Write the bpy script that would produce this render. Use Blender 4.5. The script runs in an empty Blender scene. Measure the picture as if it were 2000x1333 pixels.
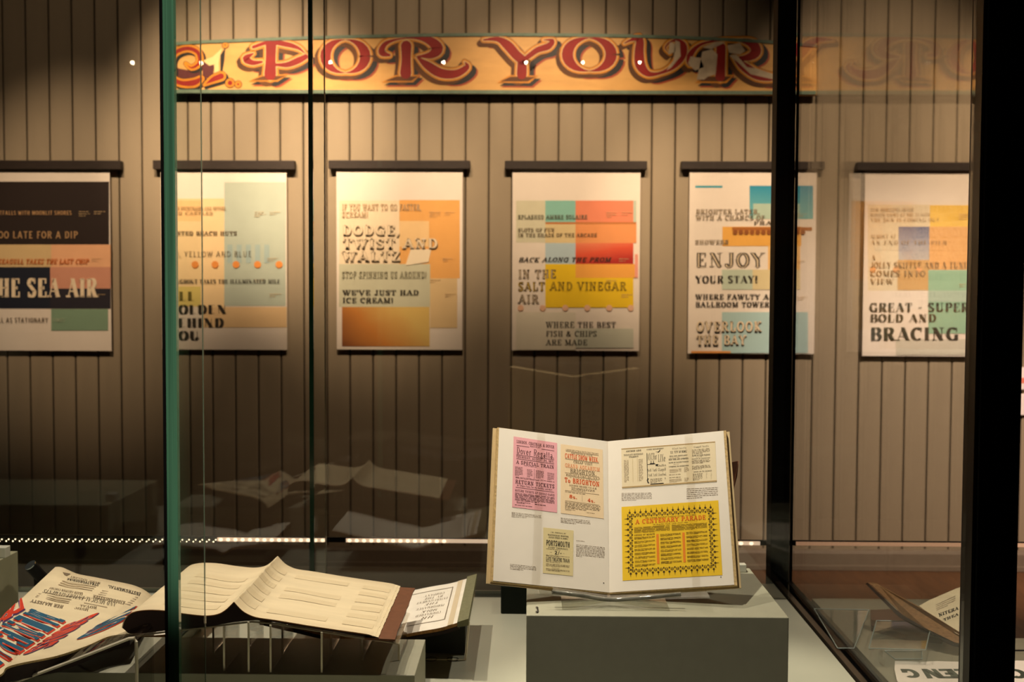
import bpy, math, random
from mathutils import Vector, Matrix, Euler
random.seed(7)
sc = bpy.context.scene
COL = sc.collection
R = math.radians

# ------------------------------------------------------------------ camera, world, light, exposure
F = 2222.0                     # focal length in pixels of the 2000x1333 frame
EYE = Vector((0.0, 0.0, 1.288))
ROT = (Matrix.Rotation(math.atan(34/F), 3, 'Z') @ Matrix.Rotation(math.pi/2 - math.atan(96.5/F), 3, 'X')
       @ Matrix.Rotation(R(0.23), 3, 'Z'))
cd = bpy.data.cameras.new('camera'); cam = bpy.data.objects.new('camera', cd); COL.objects.link(cam)
cam.matrix_world = Matrix.Translation(EYE) @ ROT.to_4x4()
cd.sensor_width = 36; cd.lens = 36*F/2000; cd.clip_start = 0.05; cd.clip_end = 60
cd.dof.use_dof = True; cd.dof.focus_distance = 1.74; cd.dof.aperture_fstop = 8
sc.camera = cam
sc.view_settings.view_transform = 'Standard'; sc.view_settings.look = 'None'
sc.view_settings.gamma = 1; sc.view_settings.exposure = 0.14; sc.view_settings.use_curve_mapping = False
sc.cycles.transparent_max_bounces = 40; sc.cycles.max_bounces = 8; sc.cycles.glossy_bounces = 4
sc.cycles.caustics_reflective = False; sc.cycles.caustics_refractive = False
sc.cycles.use_denoising = True
w = bpy.data.worlds.new('world'); sc.world = w; w.use_nodes = True
w.node_tree.nodes['Background'].inputs[0].default_value = (0.30, 0.24, 0.17, 1)
w.node_tree.nodes['Background'].inputs[1].default_value = 0.03

def lamp(loc, aim, power, size_deg, blend, col, radius=0.02):
    l = bpy.data.lights.new('spot_lamp', 'SPOT'); l.energy = power; l.spot_size = R(size_deg); l.spot_blend = blend
    l.color = col; l.shadow_soft_size = radius
    o = bpy.data.objects.new('spot_lamp', l); COL.objects.link(o)
    o.location = loc; o.rotation_euler = (Vector(aim)-Vector(loc)).to_track_quat('-Z', 'Y').to_euler()
    return o
WARM = (1.0, 0.71, 0.485); NEUT = (1.0, 0.86, 0.70)
# picture spots washing the back wall, one per poster, plus added wide fill lamps
for x, tx, tz, p, ang in ((-1.9, -2.10, 1.55, 300, 30), (-1.30, -1.30, 2.05, 620, 32), (-0.75, -0.76, 1.72, 400, 27), (0.12, 0.12, 1.95, 340, 30), (0.85, 0.82, 1.60, 400, 25), (1.65, 1.62, 2.0, 230, 34), (2.45, 2.45, 1.9, 200, 34), (-1.9, -1.9, 2.2, 30, 60), (-0.3, -0.3, 1.75, 130, 70)):
    lamp((x, 2.95, 3.42), (tx, 5.28, tz), p, ang, 1.0, WARM, 0.03)
# track spots over the display cases
for x, y, ax, ay, az, p, ang in ((-0.45, 1.05, 0.18, 1.66, 0.98, 440, 18), (-0.9, 2.32, -0.62, 1.85, 0.75, 165, 40), (-0.35, 2.30, 0.20, 1.85, 0.8, 90, 42), (0.85, 2.25, 0.45, 1.75, 0.8, 80, 42), (1.6, 1.5, 1.1, 1.9, 0.7, 90, 34), (-1.5, 2.3, -1.15, 1.85, 0.75, 60, 42)):
    lamp((x, y, 3.25), (ax, ay, az), p, ang, 0.7, NEUT, 0.025)
lamp((2.9, 3.6, 3.25), (2.95, 4.3, 0), 380, 36, 0.6, (1, 0.60, 0.28), 0.03)
lamp((1.7, 2.9, 3.4), (1.75, 5.28, 0.6), 800, 34, 1.0, (1, 0.76, 0.60), 0.03)  # extra lamp added to lift the lower right wall

lamp((0.9, 0.25, 1.60), (-0.445, 1.42, 1.42), 75, 34, 0.25, NEUT, 0.03)   # added fill lamp, no such fitting seen, to light the front glass edge

def ray(px, py):
    return (ROT @ Vector(((px-1000)/F, -(py-666.5)/F, -1.0)))
def P(px, py, Y):
    d = ray(px, py); return EYE + d*(Y/d.y)
def proj(p):
    q = ROT.transposed() @ (p-EYE)
    return (1000 + F*q.x/-q.z, 666.5 - F*q.y/-q.z)
class Plane:
    def __init__(s, a, b, c):
        s.o = a; s.n = (b-a).cross(c-a).normalized()
        if s.n.dot(EYE-a) < 0: s.n = -s.n
    def __call__(s, px, py, off=0.0):
        d = ray(px, py); t = (s.o-EYE).dot(s.n)/d.dot(s.n)
        return EYE + d*t + s.n*off

# ------------------------------------------------------------------ materials
def lin(c): return tuple(((x/255)/12.92 if x/255 <= .04045 else ((x/255+.055)/1.055)**2.4) for x in c)
MATS = {}
def mat(name, rgb, rough=0.7, var=0.06, scale=30, bump=0.0, metallic=0.0, stretch=None, spec=0.3):
    if name in MATS: return MATS[name]
    m = bpy.data.materials.new(name); m.use_nodes = True; nt = m.node_tree; b = nt.nodes['Principled BSDF']
    b.inputs['Roughness'].default_value = rough; b.inputs['Metallic'].default_value = metallic
    b.inputs['Specular IOR Level'].default_value = spec
    c = lin(rgb)
    tc = nt.nodes.new('ShaderNodeTexCoord'); mp = nt.nodes.new('ShaderNodeMapping'); nz = nt.nodes.new('ShaderNodeTexNoise')
    nz.inputs['Scale'].default_value = scale; nz.inputs['Detail'].default_value = 4
    if stretch: mp.inputs['Scale'].default_value = stretch
    nt.links.new(tc.outputs['Object'], mp.inputs[0]); nt.links.new(mp.outputs[0], nz.inputs['Vector'])
    r = nt.nodes.new('ShaderNodeValToRGB'); r.color_ramp.elements[0].position = .3; r.color_ramp.elements[1].position = .7
    r.color_ramp.elements[0].color = tuple(x*(1-var) for x in c)+(1,); r.color_ramp.elements[1].color = tuple(min(1, x*(1+var)) for x in c)+(1,)
    nt.links.new(nz.outputs['Fac'], r.inputs[0]); nt.links.new(r.outputs[0], b.inputs['Base Color'])
    if bump:
        bp = nt.nodes.new('ShaderNodeBump'); bp.inputs['Strength'].default_value = bump; bp.inputs['Distance'].default_value = .002
        nt.links.new(nz.outputs['Fac'], bp.inputs['Height']); nt.links.new(bp.outputs[0], b.inputs['Normal'])
    MATS[name] = m; return m
def glassmat(name, tint, f0=0.04, gloss=1.0):
    m = bpy.data.materials.new(name); m.use_nodes = True; nt = m.node_tree; nt.nodes.clear()
    N = nt.nodes.new; L = nt.links.new
    out = N('ShaderNodeOutputMaterial'); mix = N('ShaderNodeMixShader'); tr = N('ShaderNodeBsdfTransparent'); gl = N('ShaderNodeBsdfGlossy')
    tr.inputs[0].default_value = tint+(1,); gl.inputs['Roughness'].default_value = 0.0; gl.inputs['Color'].default_value = (gloss, gloss, gloss, 1)
    g = N('ShaderNodeNewGeometry'); dot = N('ShaderNodeVectorMath'); dot.operation = 'DOT_PRODUCT'
    L(g.outputs['Normal'], dot.inputs[0]); L(g.outputs['Incoming'], dot.inputs[1])
    def M(op, a, b=None):
        n = N('ShaderNodeMath'); n.operation = op
        for i, x in enumerate((a, b)):
            if x is None: continue
            if isinstance(x, (int, float)): n.inputs[i].default_value = x
            else: L(x, n.inputs[i])
        return n.outputs[0]
    a = M('ABSOLUTE', dot.outputs['Value']); p = M('POWER', M('SUBTRACT', 1.0, a), 5.0)
    f = M('ADD', M('MULTIPLY', p, 1-f0), f0)
    L(f, mix.inputs[0]); L(tr.outputs[0], mix.inputs[1]); L(gl.outputs[0], mix.inputs[2]); L(mix.outputs[0], out.inputs[0])
    MATS[name] = m; return m
def emit(name, rgb, s):
    m = bpy.data.materials.new(name); m.use_nodes = True; nt = m.node_tree; b = nt.nodes['Principled BSDF']
    b.inputs['Base Color'].default_value = lin(rgb)+(1,); b.inputs['Emission Color'].default_value = lin(rgb)+(1,)
    b.inputs['Emission Strength'].default_value = s; MATS[name] = m; return m
GLASS = glassmat('clear_glass', (.975, .985, .975)); ACR = glassmat('clear_acrylic', (.955, .96, .95), .045)
VEIL = glassmat('polyester_film', (.995, .989, .978), .01)
TRAY = glassmat('bluish_acrylic', (.90, .93, .94), .08, .45)
ARGLASS = glassmat('low_reflection_glass', (.98, .985, .975), .03, .5)
GEDGE = mat('green_glass_edge', (84, 138, 110), .2, .35, 10, spec=.3, stretch=(40, 1, .25))
GEDGE_D = mat('dark_green_glass_edge', (24, 52, 38), .15, .2, 8, spec=.5)
ACRLOW = glassmat('matt_clear_acrylic', (.96, .96, .95), .03, .2)
AEDGE = mat('acrylic_edge', (246, 234, 208), .3, .1, 60)  # pale colour stands in for light carried to the cut edges
BLACK = mat('black_powder_coat', (14, 13, 12), .6, .1, 200, spec=.15)
SEAL = mat('black_rubber_seal', (7, 7, 7), .6)
WALLP = mat('taupe_wall_paint', (158, 142, 118), .62, .05, 3.0, .05, stretch=(6, 6, .6))
GROOVE = mat('groove_shadow_backing', (60, 50, 38), .8)  # dark brown backing that shows in the board joints
SKIRT = mat('taupe_skirting_paint', (128, 113, 96), .6)
FLOOR = mat('brown_oak_floor', (98, 66, 42), .45, .25, 4, .1, stretch=(12, 1, 1))
DARKC = mat('dark_ceiling_paint', (26, 24, 22), .9)
SHELF = mat('pale_grey_green_shelf', (176, 176, 158), .42, .03, 12)
PLINTH = mat('grey_green_plinth', (160, 158, 138), .55, .03, 60)
CLOTH = mat('black_bench_laminate', (13, 13, 12), .6)
PAPER = mat('poster_paper', (240, 226, 210), .7, .02, 20)
PAGE = mat('book_page_paper', (246, 236, 222), .7, .015, 60)
OLDP = mat('aged_page_paper', (232, 214, 176), .75, .06, 9, .1, stretch=(1, 5, 1))
EDGEP = mat('page_edges', (200, 170, 118), .8, .25, 300, .3)
BOARD_ = mat('cream_book_board', (205, 180, 135), .6)
BROWN = mat('brown_leather_board', (112, 70, 46), .6, .12, 80, .2)
DKBR = mat('dark_brown_leather', (38, 22, 18), .6, .2, 60)
OLIVE = mat('olive_cloth_cover', (120, 118, 88), .75, .12, 150, .3)
WOODR = mat('dark_stained_rail_wood', (48, 38, 32), .5, .2, 20, stretch=(1, 8, 8))
INK = mat('black_ink', (44, 38, 32), .7); INK2 = mat('brown_grey_ink', (122, 106, 84), .7); INKF = mat('faint_grey_ink', (176, 158, 130), .7)
def ink(rgb): return mat('printed_ink_%02x%02x%02x' % rgb, rgb, .7, .03, 15)

# ------------------------------------------------------------------ mesh helpers
class MB:
    def __init__(s): s.v = []; s.f = []; s.m = []
    def poly(s, pts, m=0):
        n = len(s.v); s.v += [tuple(p) for p in pts]; s.f.append(tuple(range(n, n+len(pts)))); s.m.append(m)
    def hexa(s, a, b, m=0):          # a, b: two matching 4-point rings
        n = len(s.v); s.v += [tuple(p) for p in a]+[tuple(p) for p in b]
        for f in ((0, 1, 2, 3), (7, 6, 5, 4), (0, 4, 5, 1), (1, 5, 6, 2), (2, 6, 7, 3), (3, 7, 4, 0)):
            s.f.append(tuple(n+i for i in f)); s.m.append(m)
    def box(s, x0, x1, y0, y1, z0, z1, m=0):
        s.hexa([(x0, y0, z0), (x1, y0, z0), (x1, y0, z1), (x0, y0, z1)], [(x0, y1, z0), (x1, y1, z0), (x1, y1, z1), (x0, y1, z1)], m)
    def slab(s, pts, off, m=0):       # polygon pts extruded by vector off
        n = len(pts); k = len(s.v); s.v += [tuple(p) for p in pts]+[tuple(Vector(p)+off) for p in pts]
        s.f.append(tuple(range(k, k+n))); s.m.append(m); s.f.append(tuple(range(k+2*n-1, k+n-1, -1))); s.m.append(m)
        for i in range(n):
            j = (i+1) % n; s.f.append((k+i, k+n+i, k+n+j, k+j)); s.m.append(m)
    def tube(s, pts, r, n=8, m=0):
        k = len(s.v)
        for i, p in enumerate(pts):
            p = Vector(p); d = (Vector(pts[min(i+1, len(pts)-1)])-Vector(pts[max(i-1, 0)])).normalized()
            a = d.orthogonal().normalized(); b = d.cross(a); rr = r[i] if isinstance(r, (list, tuple)) else r
            s.v += [tuple(p+a*rr*math.cos(6.28318*j/n)+b*rr*math.sin(6.28318*j/n)) for j in range(n)]
        for i in range(len(pts)-1):
            for j in range(n):
                s.f.append((k+i*n+j, k+i*n+(j+1) % n, k+(i+1)*n+(j+1) % n, k+(i+1)*n+j)); s.m.append(m)
        s.f.append(tuple(k+j for j in range(n))); s.m.append(m); e = k+(len(pts)-1)*n; s.f.append(tuple(e+n-1-j for j in range(n))); s.m.append(m)
    def grid(s, fn, nu, nv, m=0):
        k = len(s.v)
        for i in range(nu+1):
            for j in range(nv+1): s.v.append(tuple(fn(i/nu, j/nv)))
        for i in range(nu):
            for j in range(nv):
                a = k+i*(nv+1)+j; s.f.append((a, a+nv+1, a+nv+2, a+1)); s.m.append(m)
    def shell(s, fn, fn2, nu, nv, m=0, m2=1, me=1):   # closed body between two surfaces
        k = len(s.v); s.grid(fn, nu, nv, m); k2 = len(s.v); s.grid(fn2, nu, nv, m2); w = nv+1
        for i in range(nu):
            for j in (0, nv): s.f.append((k+i*w+j, k+(i+1)*w+j, k2+(i+1)*w+j, k2+i*w+j)); s.m.append(me)
        for j in range(nv):
            for i in (0, nu): s.f.append((k+i*w+j, k+i*w+j+1, k2+i*w+j+1, k2+i*w+j)); s.m.append(me)
    def build(s, name, mats, parent=None, label=None, smooth=False, bevel=0, kind=None):
        me = bpy.data.meshes.new(name)
        base = parent.location.copy() if parent is not None and parent.get('_b') is None else Vector((0, 0, 0))
        if parent is not None and parent.get('_b') is not None: base = Vector(parent['_b'])
        org = base
        if parent is None and s.v:
            xs = [v[0] for v in s.v]; ys = [v[1] for v in s.v]; org = Vector(((min(xs)+max(xs))/2, (min(ys)+max(ys))/2, min(v[2] for v in s.v)))
        me.from_pydata([tuple(Vector(v)-org) for v in s.v], [], s.f)
        if not isinstance(mats, (list, tuple)): mats = [mats]
        for q in mats: me.materials.append(q)
        for p, i in zip(me.polygons, s.m): p.material_index = i; p.use_smooth = smooth
        me.update()
        o = bpy.data.objects.new(name, me); COL.objects.link(o); o['_b'] = tuple(org)
        if parent is not None: o.parent = parent; o.location = (0, 0, 0)
        else: o.location = org
        if label: o['label'] = label
        if kind: o['kind'] = kind
        if bevel:
            b = o.modifiers.new('bevel', 'BEVEL'); b.width = bevel; b.segments = 2; b.limit_method = 'ANGLE'
        return o
def tag(o, label, cat, group=None):
    o['label'] = label; o['category'] = cat
    if group: o['group'] = group
    return o
def thing(name, label, cat, loc, group=None):
    o = bpy.data.objects.new(name, None); COL.objects.link(o); o.location = loc; o['_b'] = tuple(loc)
    o.empty_display_size = .05
    return tag(o, label, cat, group)
def struct(name, mb, m, **k):
    o = mb.build(name, m, **k); o['kind'] = 'structure'; return o

# ------------------------------------------------------------------ lettering: strokes of a roman slab alphabet
# v heavy line, h fine line, a arc (cx,cy,rx,ry,start,end), s foot or head serif, u upright arm end
G = {
'A': (.8, 'h.1,0,.4,1 v.4,1,.68,0 h.2,.32,.6,.32 s.1,0 s.68,0'), 'B': (.7, 'v.2,0,.2,1 h.1,1,.4,1 h.2,.52,.42,.52 h.1,0,.42,0 a.4,.76,.18,.24,90,-90 a.42,.26,.2,.26,90,-90'),
'C': (.72, 'a.4,.5,.28,.5,50,310 u.64,.66,1'), 'D': (.75, 'v.2,0,.2,1 h.1,1,.36,1 h.1,0,.36,0 a.36,.5,.27,.5,90,-90'),
'E': (.66, 'v.2,0,.2,1 h.1,1,.56,1 h.1,0,.58,0 h.2,.5,.45,.5 u.56,.72,1 u.58,0,.3 u.43,.41,.59'), 'F': (.64, 'v.2,0,.2,1 h.1,1,.56,1 h.2,.5,.45,.5 u.56,.72,1 u.43,.38,.62 s.2,0'),
'G': (.78, 'a.4,.5,.28,.5,50,310 u.64,.66,1 v.62,0,.62,.4 s.62,.4'), 'H': (.8, 'v.2,0,.2,1 v.6,0,.6,1 h.2,.5,.6,.5 s.2,0 s.2,1 s.6,0 s.6,1'),
'I': (.4, 'v.2,0,.2,1 s.2,0 s.2,1'), 'J': (.56, 'v.38,.25,.38,1 s.38,1 a.24,.25,.14,.25,0,-170'), 'K': (.76, 'v.2,0,.2,1 h.2,.4,.6,1 v.32,.55,.62,0 s.2,0 s.2,1 s.62,0 s.6,1'),
'L': (.64, 'v.2,0,.2,1 s.2,1 h.1,0,.56,0 u.57,0,.38'), 'M': (.95, 'h.17,0,.17,1 v.2,1,.47,.05 h.47,.05,.75,1 v.77,0,.77,1 s.17,0 s.17,1 s.77,0 s.77,1'),
'N': (.82, 'h.18,0,.18,1 v.2,1,.62,0 h.63,0,.63,1 s.18,0 s.18,1 s.63,1'), 'O': (.76, 'a.38,.5,.28,.5,0,360'), 'P': (.68, 'v.2,0,.2,1 h.1,1,.4,1 h.2,.46,.4,.46 a.4,.73,.2,.27,90,-90 s.2,0'),
'Q': (.76, 'a.38,.5,.28,.5,0,360 v.4,.2,.62,-.1'), 'R': (.76, 'v.2,0,.2,1 h.1,1,.4,1 h.2,.5,.4,.5 a.4,.75,.19,.25,90,-90 v.42,.5,.62,0 s.2,0 s.65,0'),
'S': (.62, 'a.3,.75,.19,.25,30,200 v.14,.66,.46,.34 a.3,.25,.19,.25,20,-150 u.5,.72,1 u.1,0,.28'), 'T': (.7, 'v.35,0,.35,1 h.06,1,.64,1 u.08,.7,1 u.62,.7,1 s.35,0'),
'U': (.8, 'v.2,.28,.2,1 h.6,.28,.6,1 a.4,.28,.2,.28,180,360 s.2,1 s.6,1'), 'V': (.78, 'v.12,1,.38,0 h.38,0,.66,1 s.12,1 s.66,1'), 'W': (1.05, 'v.12,1,.34,0 h.34,0,.52,.9 v.52,.9,.72,0 h.72,0,.94,1 s.12,1 s.52,1 s.94,1'),
'X': (.76, 'v.12,1,.64,0 h.64,1,.12,0 s.12,0 s.64,0 s.12,1 s.64,1'), 'Y': (.74, 'v.1,1,.37,.5 h.37,.5,.64,1 v.37,0,.37,.5 s.37,0 s.1,1 s.64,1'), 'Z': (.66, 'h.1,1,.56,1 v.54,.96,.12,.04 h.1,0,.58,0 u.1,.7,1 u.58,0,.3'),
'&': (.8, 'a.34,.76,.13,.22,0,360 v.24,.66,.66,0 a.3,.26,.2,.26,100,330 h.5,.1,.68,.5'), '.': (.26, 'v.12,0,.12,.16'), ',': (.28, 'v.14,0,.14,.16 h.16,.04,.08,-.16'), '!': (.32, 'v.16,.3,.16,1 v.16,0,.16,.14'),
"'": (.22, 'v.1,.7,.1,1'), '"': (.34, 'h.1,.75,.1,1 h.22,.75,.22,1'), '-': (.44, 'v.08,.45,.36,.45'), '/': (.44, 'h.08,-.05,.36,1.05'), ' ': (.36, ''),
'1': (.44, 'v.22,0,.22,1 s.22,0 h.1,.85,.22,1'), '2': (.64, 'a.3,.72,.2,.28,160,-10 v.48,.64,.12,.04 h.1,.04,.56,.04 u.56,0,.22'), '3': (.6, 'a.28,.75,.18,.25,150,-90 a.28,.26,.22,.26,90,-150'), '4': (.66, 'h.44,1,.08,.3 h.08,.3,.6,.3 v.44,0,.44,1 s.44,0'),
'5': (.6, 'h.16,1,.5,1 v.16,.55,.16,1 a.28,.3,.22,.3,120,-150'), '6': (.62, 'a.3,.3,.2,.3,0,360 a.44,.4,.34,.6,110,190'), '7': (.6, 'h.1,1,.52,1 v.5,.96,.24,0'), '8': (.62, 'a.3,.76,.16,.24,0,360 a.3,.27,.2,.27,0,360'), '9': (.62, 'a.3,.7,.2,.3,0,360 a.16,.6,.34,.6,-70,10'), '0': (.64, 'a.32,.5,.22,.5,0,360'),
'a': (.52, 'a.24,.17,.14,.17,0,360 v.4,0,.4,.45 a.26,.48,.14,.14,0,150 h.4,0,.48,0'), 'e': (.54, 'a.26,.31,.17,.31,0,320 h.1,.33,.42,.33'), 'g': (.54, 'a.24,.42,.14,.2,0,360 a.26,-.08,.17,.18,0,360 v.38,.5,.46,.62'),
'o': (.56, 'a.28,.31,.18,.31,0,360'), 'r': (.42, 'v.16,0,.16,.6 h.1,.6,.16,.6 s.16,0 a.32,.44,.14,.18,150,40'), 't': (.36, 'v.18,.08,.18,.9 h.06,.6,.3,.6 h.18,.04,.32,.04'), 'v': (.54, 'v.08,.6,.26,0 h.26,0,.44,.6 s.08,.6 s.44,.6'),
's': (.42, 'a.2,.46,.12,.15,30,200 a.2,.16,.12,.16,20,-150 v.1,.4,.3,.22'), 'd': (.58, 'v.42,0,.42,1 a.26,.3,.16,.3,0,360'),
}
SLAB = dict(th=.17, tn=.075, sl=.15, st=.1); EGYPT = dict(th=.2, tn=.1, sl=.15, st=.14); FAT = dict(th=.22, tn=.055, sl=.14, st=.045)
SANS = dict(th=.15, tn=.13, sl=0, st=0); ROMAN = dict(th=.12, tn=.035, sl=.1, st=.035); HEAVY = dict(th=.19, tn=.11, sl=.14, st=.13); DECO = dict(th=.27, tn=.035, sl=0, st=0)
def glyph_quads(ch, st):
    wd, ops = G.get(ch) or G.get(ch.upper()) or (.5, '')
    th, tn, sl, sth = st['th'], st['tn'], st['sl'], st['st']; out = []
    for op in ops.split():
        k = op[0]; a = [float(x) for x in op[1:].split(',')]
        if k in 'vh':
            x0, y0, x1, y1 = a; t = th if k == 'v' else tn
            if abs(y1-y0) < 1e-6:
                if k == 'v': t = tn*1.6
                y0 = y1 = min(max(y0, t/2), 1-t/2) if 0 <= y0 <= 1 else y0
                out.append([(x0, y0-t/2), (x1, y0-t/2), (x1, y0+t/2), (x0, y0+t/2)])
            else:
                L = math.hypot(x1-x0, y1-y0); h = t/2*L/abs(y1-y0)*min(1, (abs(y1-y0)/L)+.1)
                out.append([(x0-h, y0), (x0+h, y0), (x1+h, y1), (x1-h, y1)])
        elif k == 'a':
            cx, cy, rx, ry, a0, a1 = a; n = max(5, int(abs(a1-a0)/22)); prev = None
            for i in range(n+1):
                t = R(a0+(a1-a0)*i/n); tx, ty = -rx*math.sin(t), ry*math.cos(t); L = math.hypot(tx, ty) or 1
                wv = abs(ty)/L; hw = (tn+(th-tn)*wv)/2; irx = max(rx-tn*.0, .01); iry = max(ry-tn/2, .02)
                px, py = cx+irx*math.cos(t), cy+iry*math.sin(t); nx, ny = math.cos(t)/rx, math.sin(t)/ry; NL = math.hypot(nx, ny); nx /= NL; ny /= NL
                o_ = (px+nx*hw, py+ny*hw); i_ = (px-nx*hw, py-ny*hw)
                if prev: out.append([prev[1], prev[0], o_, i_])
                prev = (o_, i_)
        elif k == 's' and sl:
            x, y = a; y0 = y if y < .5 else y-sth
            out.append([(x-sl, y0), (x+sl, y0), (x+sl, y0+sth), (x-sl, y0+sth)])
        elif k == 'u' and sl:
            x, y0, y1 = a; h = max(tn, sth)*.5; out.append([(x-h, y0), (x+h, y0), (x+h, y1), (x-h, y1)])
    return wd, out
def text_quads(s, st, track=0.0, slant=0.0):
    x = 0; out = []
    for ch in s:
        wd, q = glyph_quads(ch, st)
        for p in q: out.append([(x+a+slant*b, b) for a, b in p])
        x += wd+track
    return x-track, out
def put(mb, s, mapuv, st=SLAB, m=0, track=0.04, slant=0.0, dx=0, dy=0, off=0.0):
    """text s fitted to the unit square; mapuv(u, v, off) with v running down"""
    W, q = text_quads(s, st, track, slant)
    for p in q: mb.poly([mapuv((a/W)+dx, 1-b+dy, off) for a, b in p], m)
def box_map(plane, x0, y0, x1, y1):
    return lambda u, v, off=0.0: plane(x0+(x1-x0)*u, y0+(y1-y0)*v, off)
def quad_map(plane, a, b, c, d):   # a top-left, b top-right, c bottom-right, d bottom-left in frame pixels
    def f(u, v, off=0.0):
        x = (a[0]*(1-u)+b[0]*u)*(1-v)+(d[0]*(1-u)+c[0]*u)*v; y = (a[1]*(1-u)+b[1]*u)*(1-v)+(d[1]*(1-u)+c[1]*u)*v
        return plane(x, y, off)
    return f
def sub_map(f, u0, v0, u1, v1):
    return lambda u, v, off=0.0: f(u0+(u1-u0)*u, v0+(v1-v0)*v, off)
def rect(mb, f, u0, v0, u1, v1, m=0, off=0.0):
    mb.poly([f(u0, v0, off), f(u1, v0, off), f(u1, v1, off), f(u0, v1, off)], m)
def words(mb, f, u0, v0, u1, v1, rows, m=0, off=0.0, fill=.55, ww=(.03, .11), last=.6):
    """rows of tiny illegible words, each a short run of uneven strokes"""
    for r in range(rows):
        va = v0+(v1-v0)*(r+(1-fill)/2)/rows; vb = v0+(v1-v0)*(r+(1+fill)/2)/rows; u = u0; end = u1 if r < rows-1 else u0+(u1-u0)*last
        while u < end-.01:
            w_ = random.uniform(*ww)*(u1-u0)*1.0; e = min(u+w_, end); mid = (va+vb)/2
            rect(mb, f, u, va+(vb-va)*random.uniform(.1, .35), e, vb-(vb-va)*random.uniform(.05, .25), m, off); u = e+.014*(u1-u0)+.004

# ================================================================== the room
WY = 5.30
gx0 = P(1046.7, 50, WY).x; pitch = (P(1459, 50, WY).x-gx0)/9
mb = MB(); mb.box(-6.2, 6.2, WY+.022, WY+.12, 0, 3.5)
wall = struct('wall_back', mb, GROOVE)
nb = MB()
g_, t_ = .0032, .006       # half joint and chamfer of one tongue-and-groove board
xs = [(-pitch/2+g_, .014), (-pitch/2+g_, t_*.6), (-pitch/2+g_+t_, 0), (pitch/2-g_-t_, 0), (pitch/2-g_, t_*.6), (pitch/2-g_, .014)]
nb.slab([(x, WY+y, .08) for x, y in xs][::-1], Vector((0, 0, 3.42)))
first = None
for i in range(-50, 50):
    cx = gx0+(i+.5)*pitch
    if abs(cx) > 6.1: continue
    if first is None:
        first = nb.build('wall_board', WALLP, None); first.parent = wall; wb = Vector(wall['_b'])
        lz = first.location.copy(); o = first
    else: o = first.copy(); COL.objects.link(o)
    o.location = Vector((cx, lz.y, lz.z))-wb
mb = MB(); mb.box(-6.2, 6.2, -3.6, 5.42, -.1, 0); struct('floor', mb, FLOOR)
mb = MB(); mb.box(-6.2, 6.2, -3.6, 5.42, 3.5, 3.6); struct('ceiling', mb, DARKC)
mb = MB(); mb.box(-6.3, -6.2, -3.6, 5.42, 0, 3.5); struct('wall_left', mb, DARKC)
mb = MB(); mb.box(6.2, 6.3, -3.6, 5.42, 0, 3.5); struct('wall_right', mb, DARKC)
mb = MB(); mb.box(-6.2, 6.2, -3.7, -3.6, 0, 3.5); struct('wall_front', mb, DARKC)
mb = MB(); mb.slab([(-6.2, 5.3, .002), (-6.2, 5.268, .002), (-6.2, 5.268, .075), (-6.2, 5.274, .088), (-6.2, 5.3, .092)], Vector((12.4, 0, 0)))
mb.box(-6.2, 6.2, 5.245, 5.268, .002, .022); struct('baseboard_back', mb, SKIRT)

# ================================================================== hanging posters
def wallplane(Y):
    return lambda px, py, off=0.0: P(px, py, Y-off)
def gradmat(name, stops, ax=(1, 0, 0), noise=.25):
    m = bpy.data.materials.new(name); m.use_nodes = True; nt = m.node_tree; b = nt.nodes['Principled BSDF']; b.inputs['Roughness'].default_value = .7
    tc = nt.nodes.new('ShaderNodeTexCoord'); d = nt.nodes.new('ShaderNodeVectorMath'); d.operation = 'DOT_PRODUCT'; d.inputs[1].default_value = ax
    nz = nt.nodes.new('ShaderNodeTexNoise'); nz.inputs['Scale'].default_value = 2.0
    ma = nt.nodes.new('ShaderNodeMath'); ma.operation = 'MULTIPLY_ADD'; ma.inputs[1].default_value = noise
    r = nt.nodes.new('ShaderNodeValToRGB'); e = r.color_ramp.elements
    e[0].position, e[0].color = stops[0][0], lin(stops[0][1])+(1,); e[1].position, e[1].color = stops[-1][0], lin(stops[-1][1])+(1,)
    for p, c in stops[1:-1]: k = e.new(p); k.color = lin(c)+(1,)
    nt.links.new(tc.outputs['Generated'], d.inputs[0]); nt.links.new(tc.outputs['Generated'], nz.inputs['Vector'])
    nt.links.new(nz.outputs['Fac'], ma.inputs[0]); nt.links.new(d.outputs['Value'], ma.inputs[2]); nt.links.new(ma.outputs[0], r.inputs[0]); nt.links.new(r.outputs[0], b.inputs['Base Color'])
    return m
GB_ = gradmat('brown_to_yellow_print', [(.1, (120, 62, 28)), (.55, (205, 130, 50)), (1.0, (226, 190, 105))], (.8, 0, .35))
GR_ = gradmat('coral_to_red_print', [(.0, (176, 30, 18)), (.5, (222, 80, 45)), (1.1, (236, 130, 90))], (-.35, 0, .9))
GS_ = gradmat('cloudy_sea_print', [(.2, (190, 184, 180)), (.6, (158, 158, 172)), (1.0, (98, 104, 140))], (0, 0, .9), .2)
GBL = gradmat('sky_blue_print', [(.1, (120, 190, 190)), (1.1, (40, 150, 180))], (0, 0, 1), .1)
D1, D2, D3 = (52, 44, 34), (96, 78, 54), (158, 128, 88)
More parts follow.
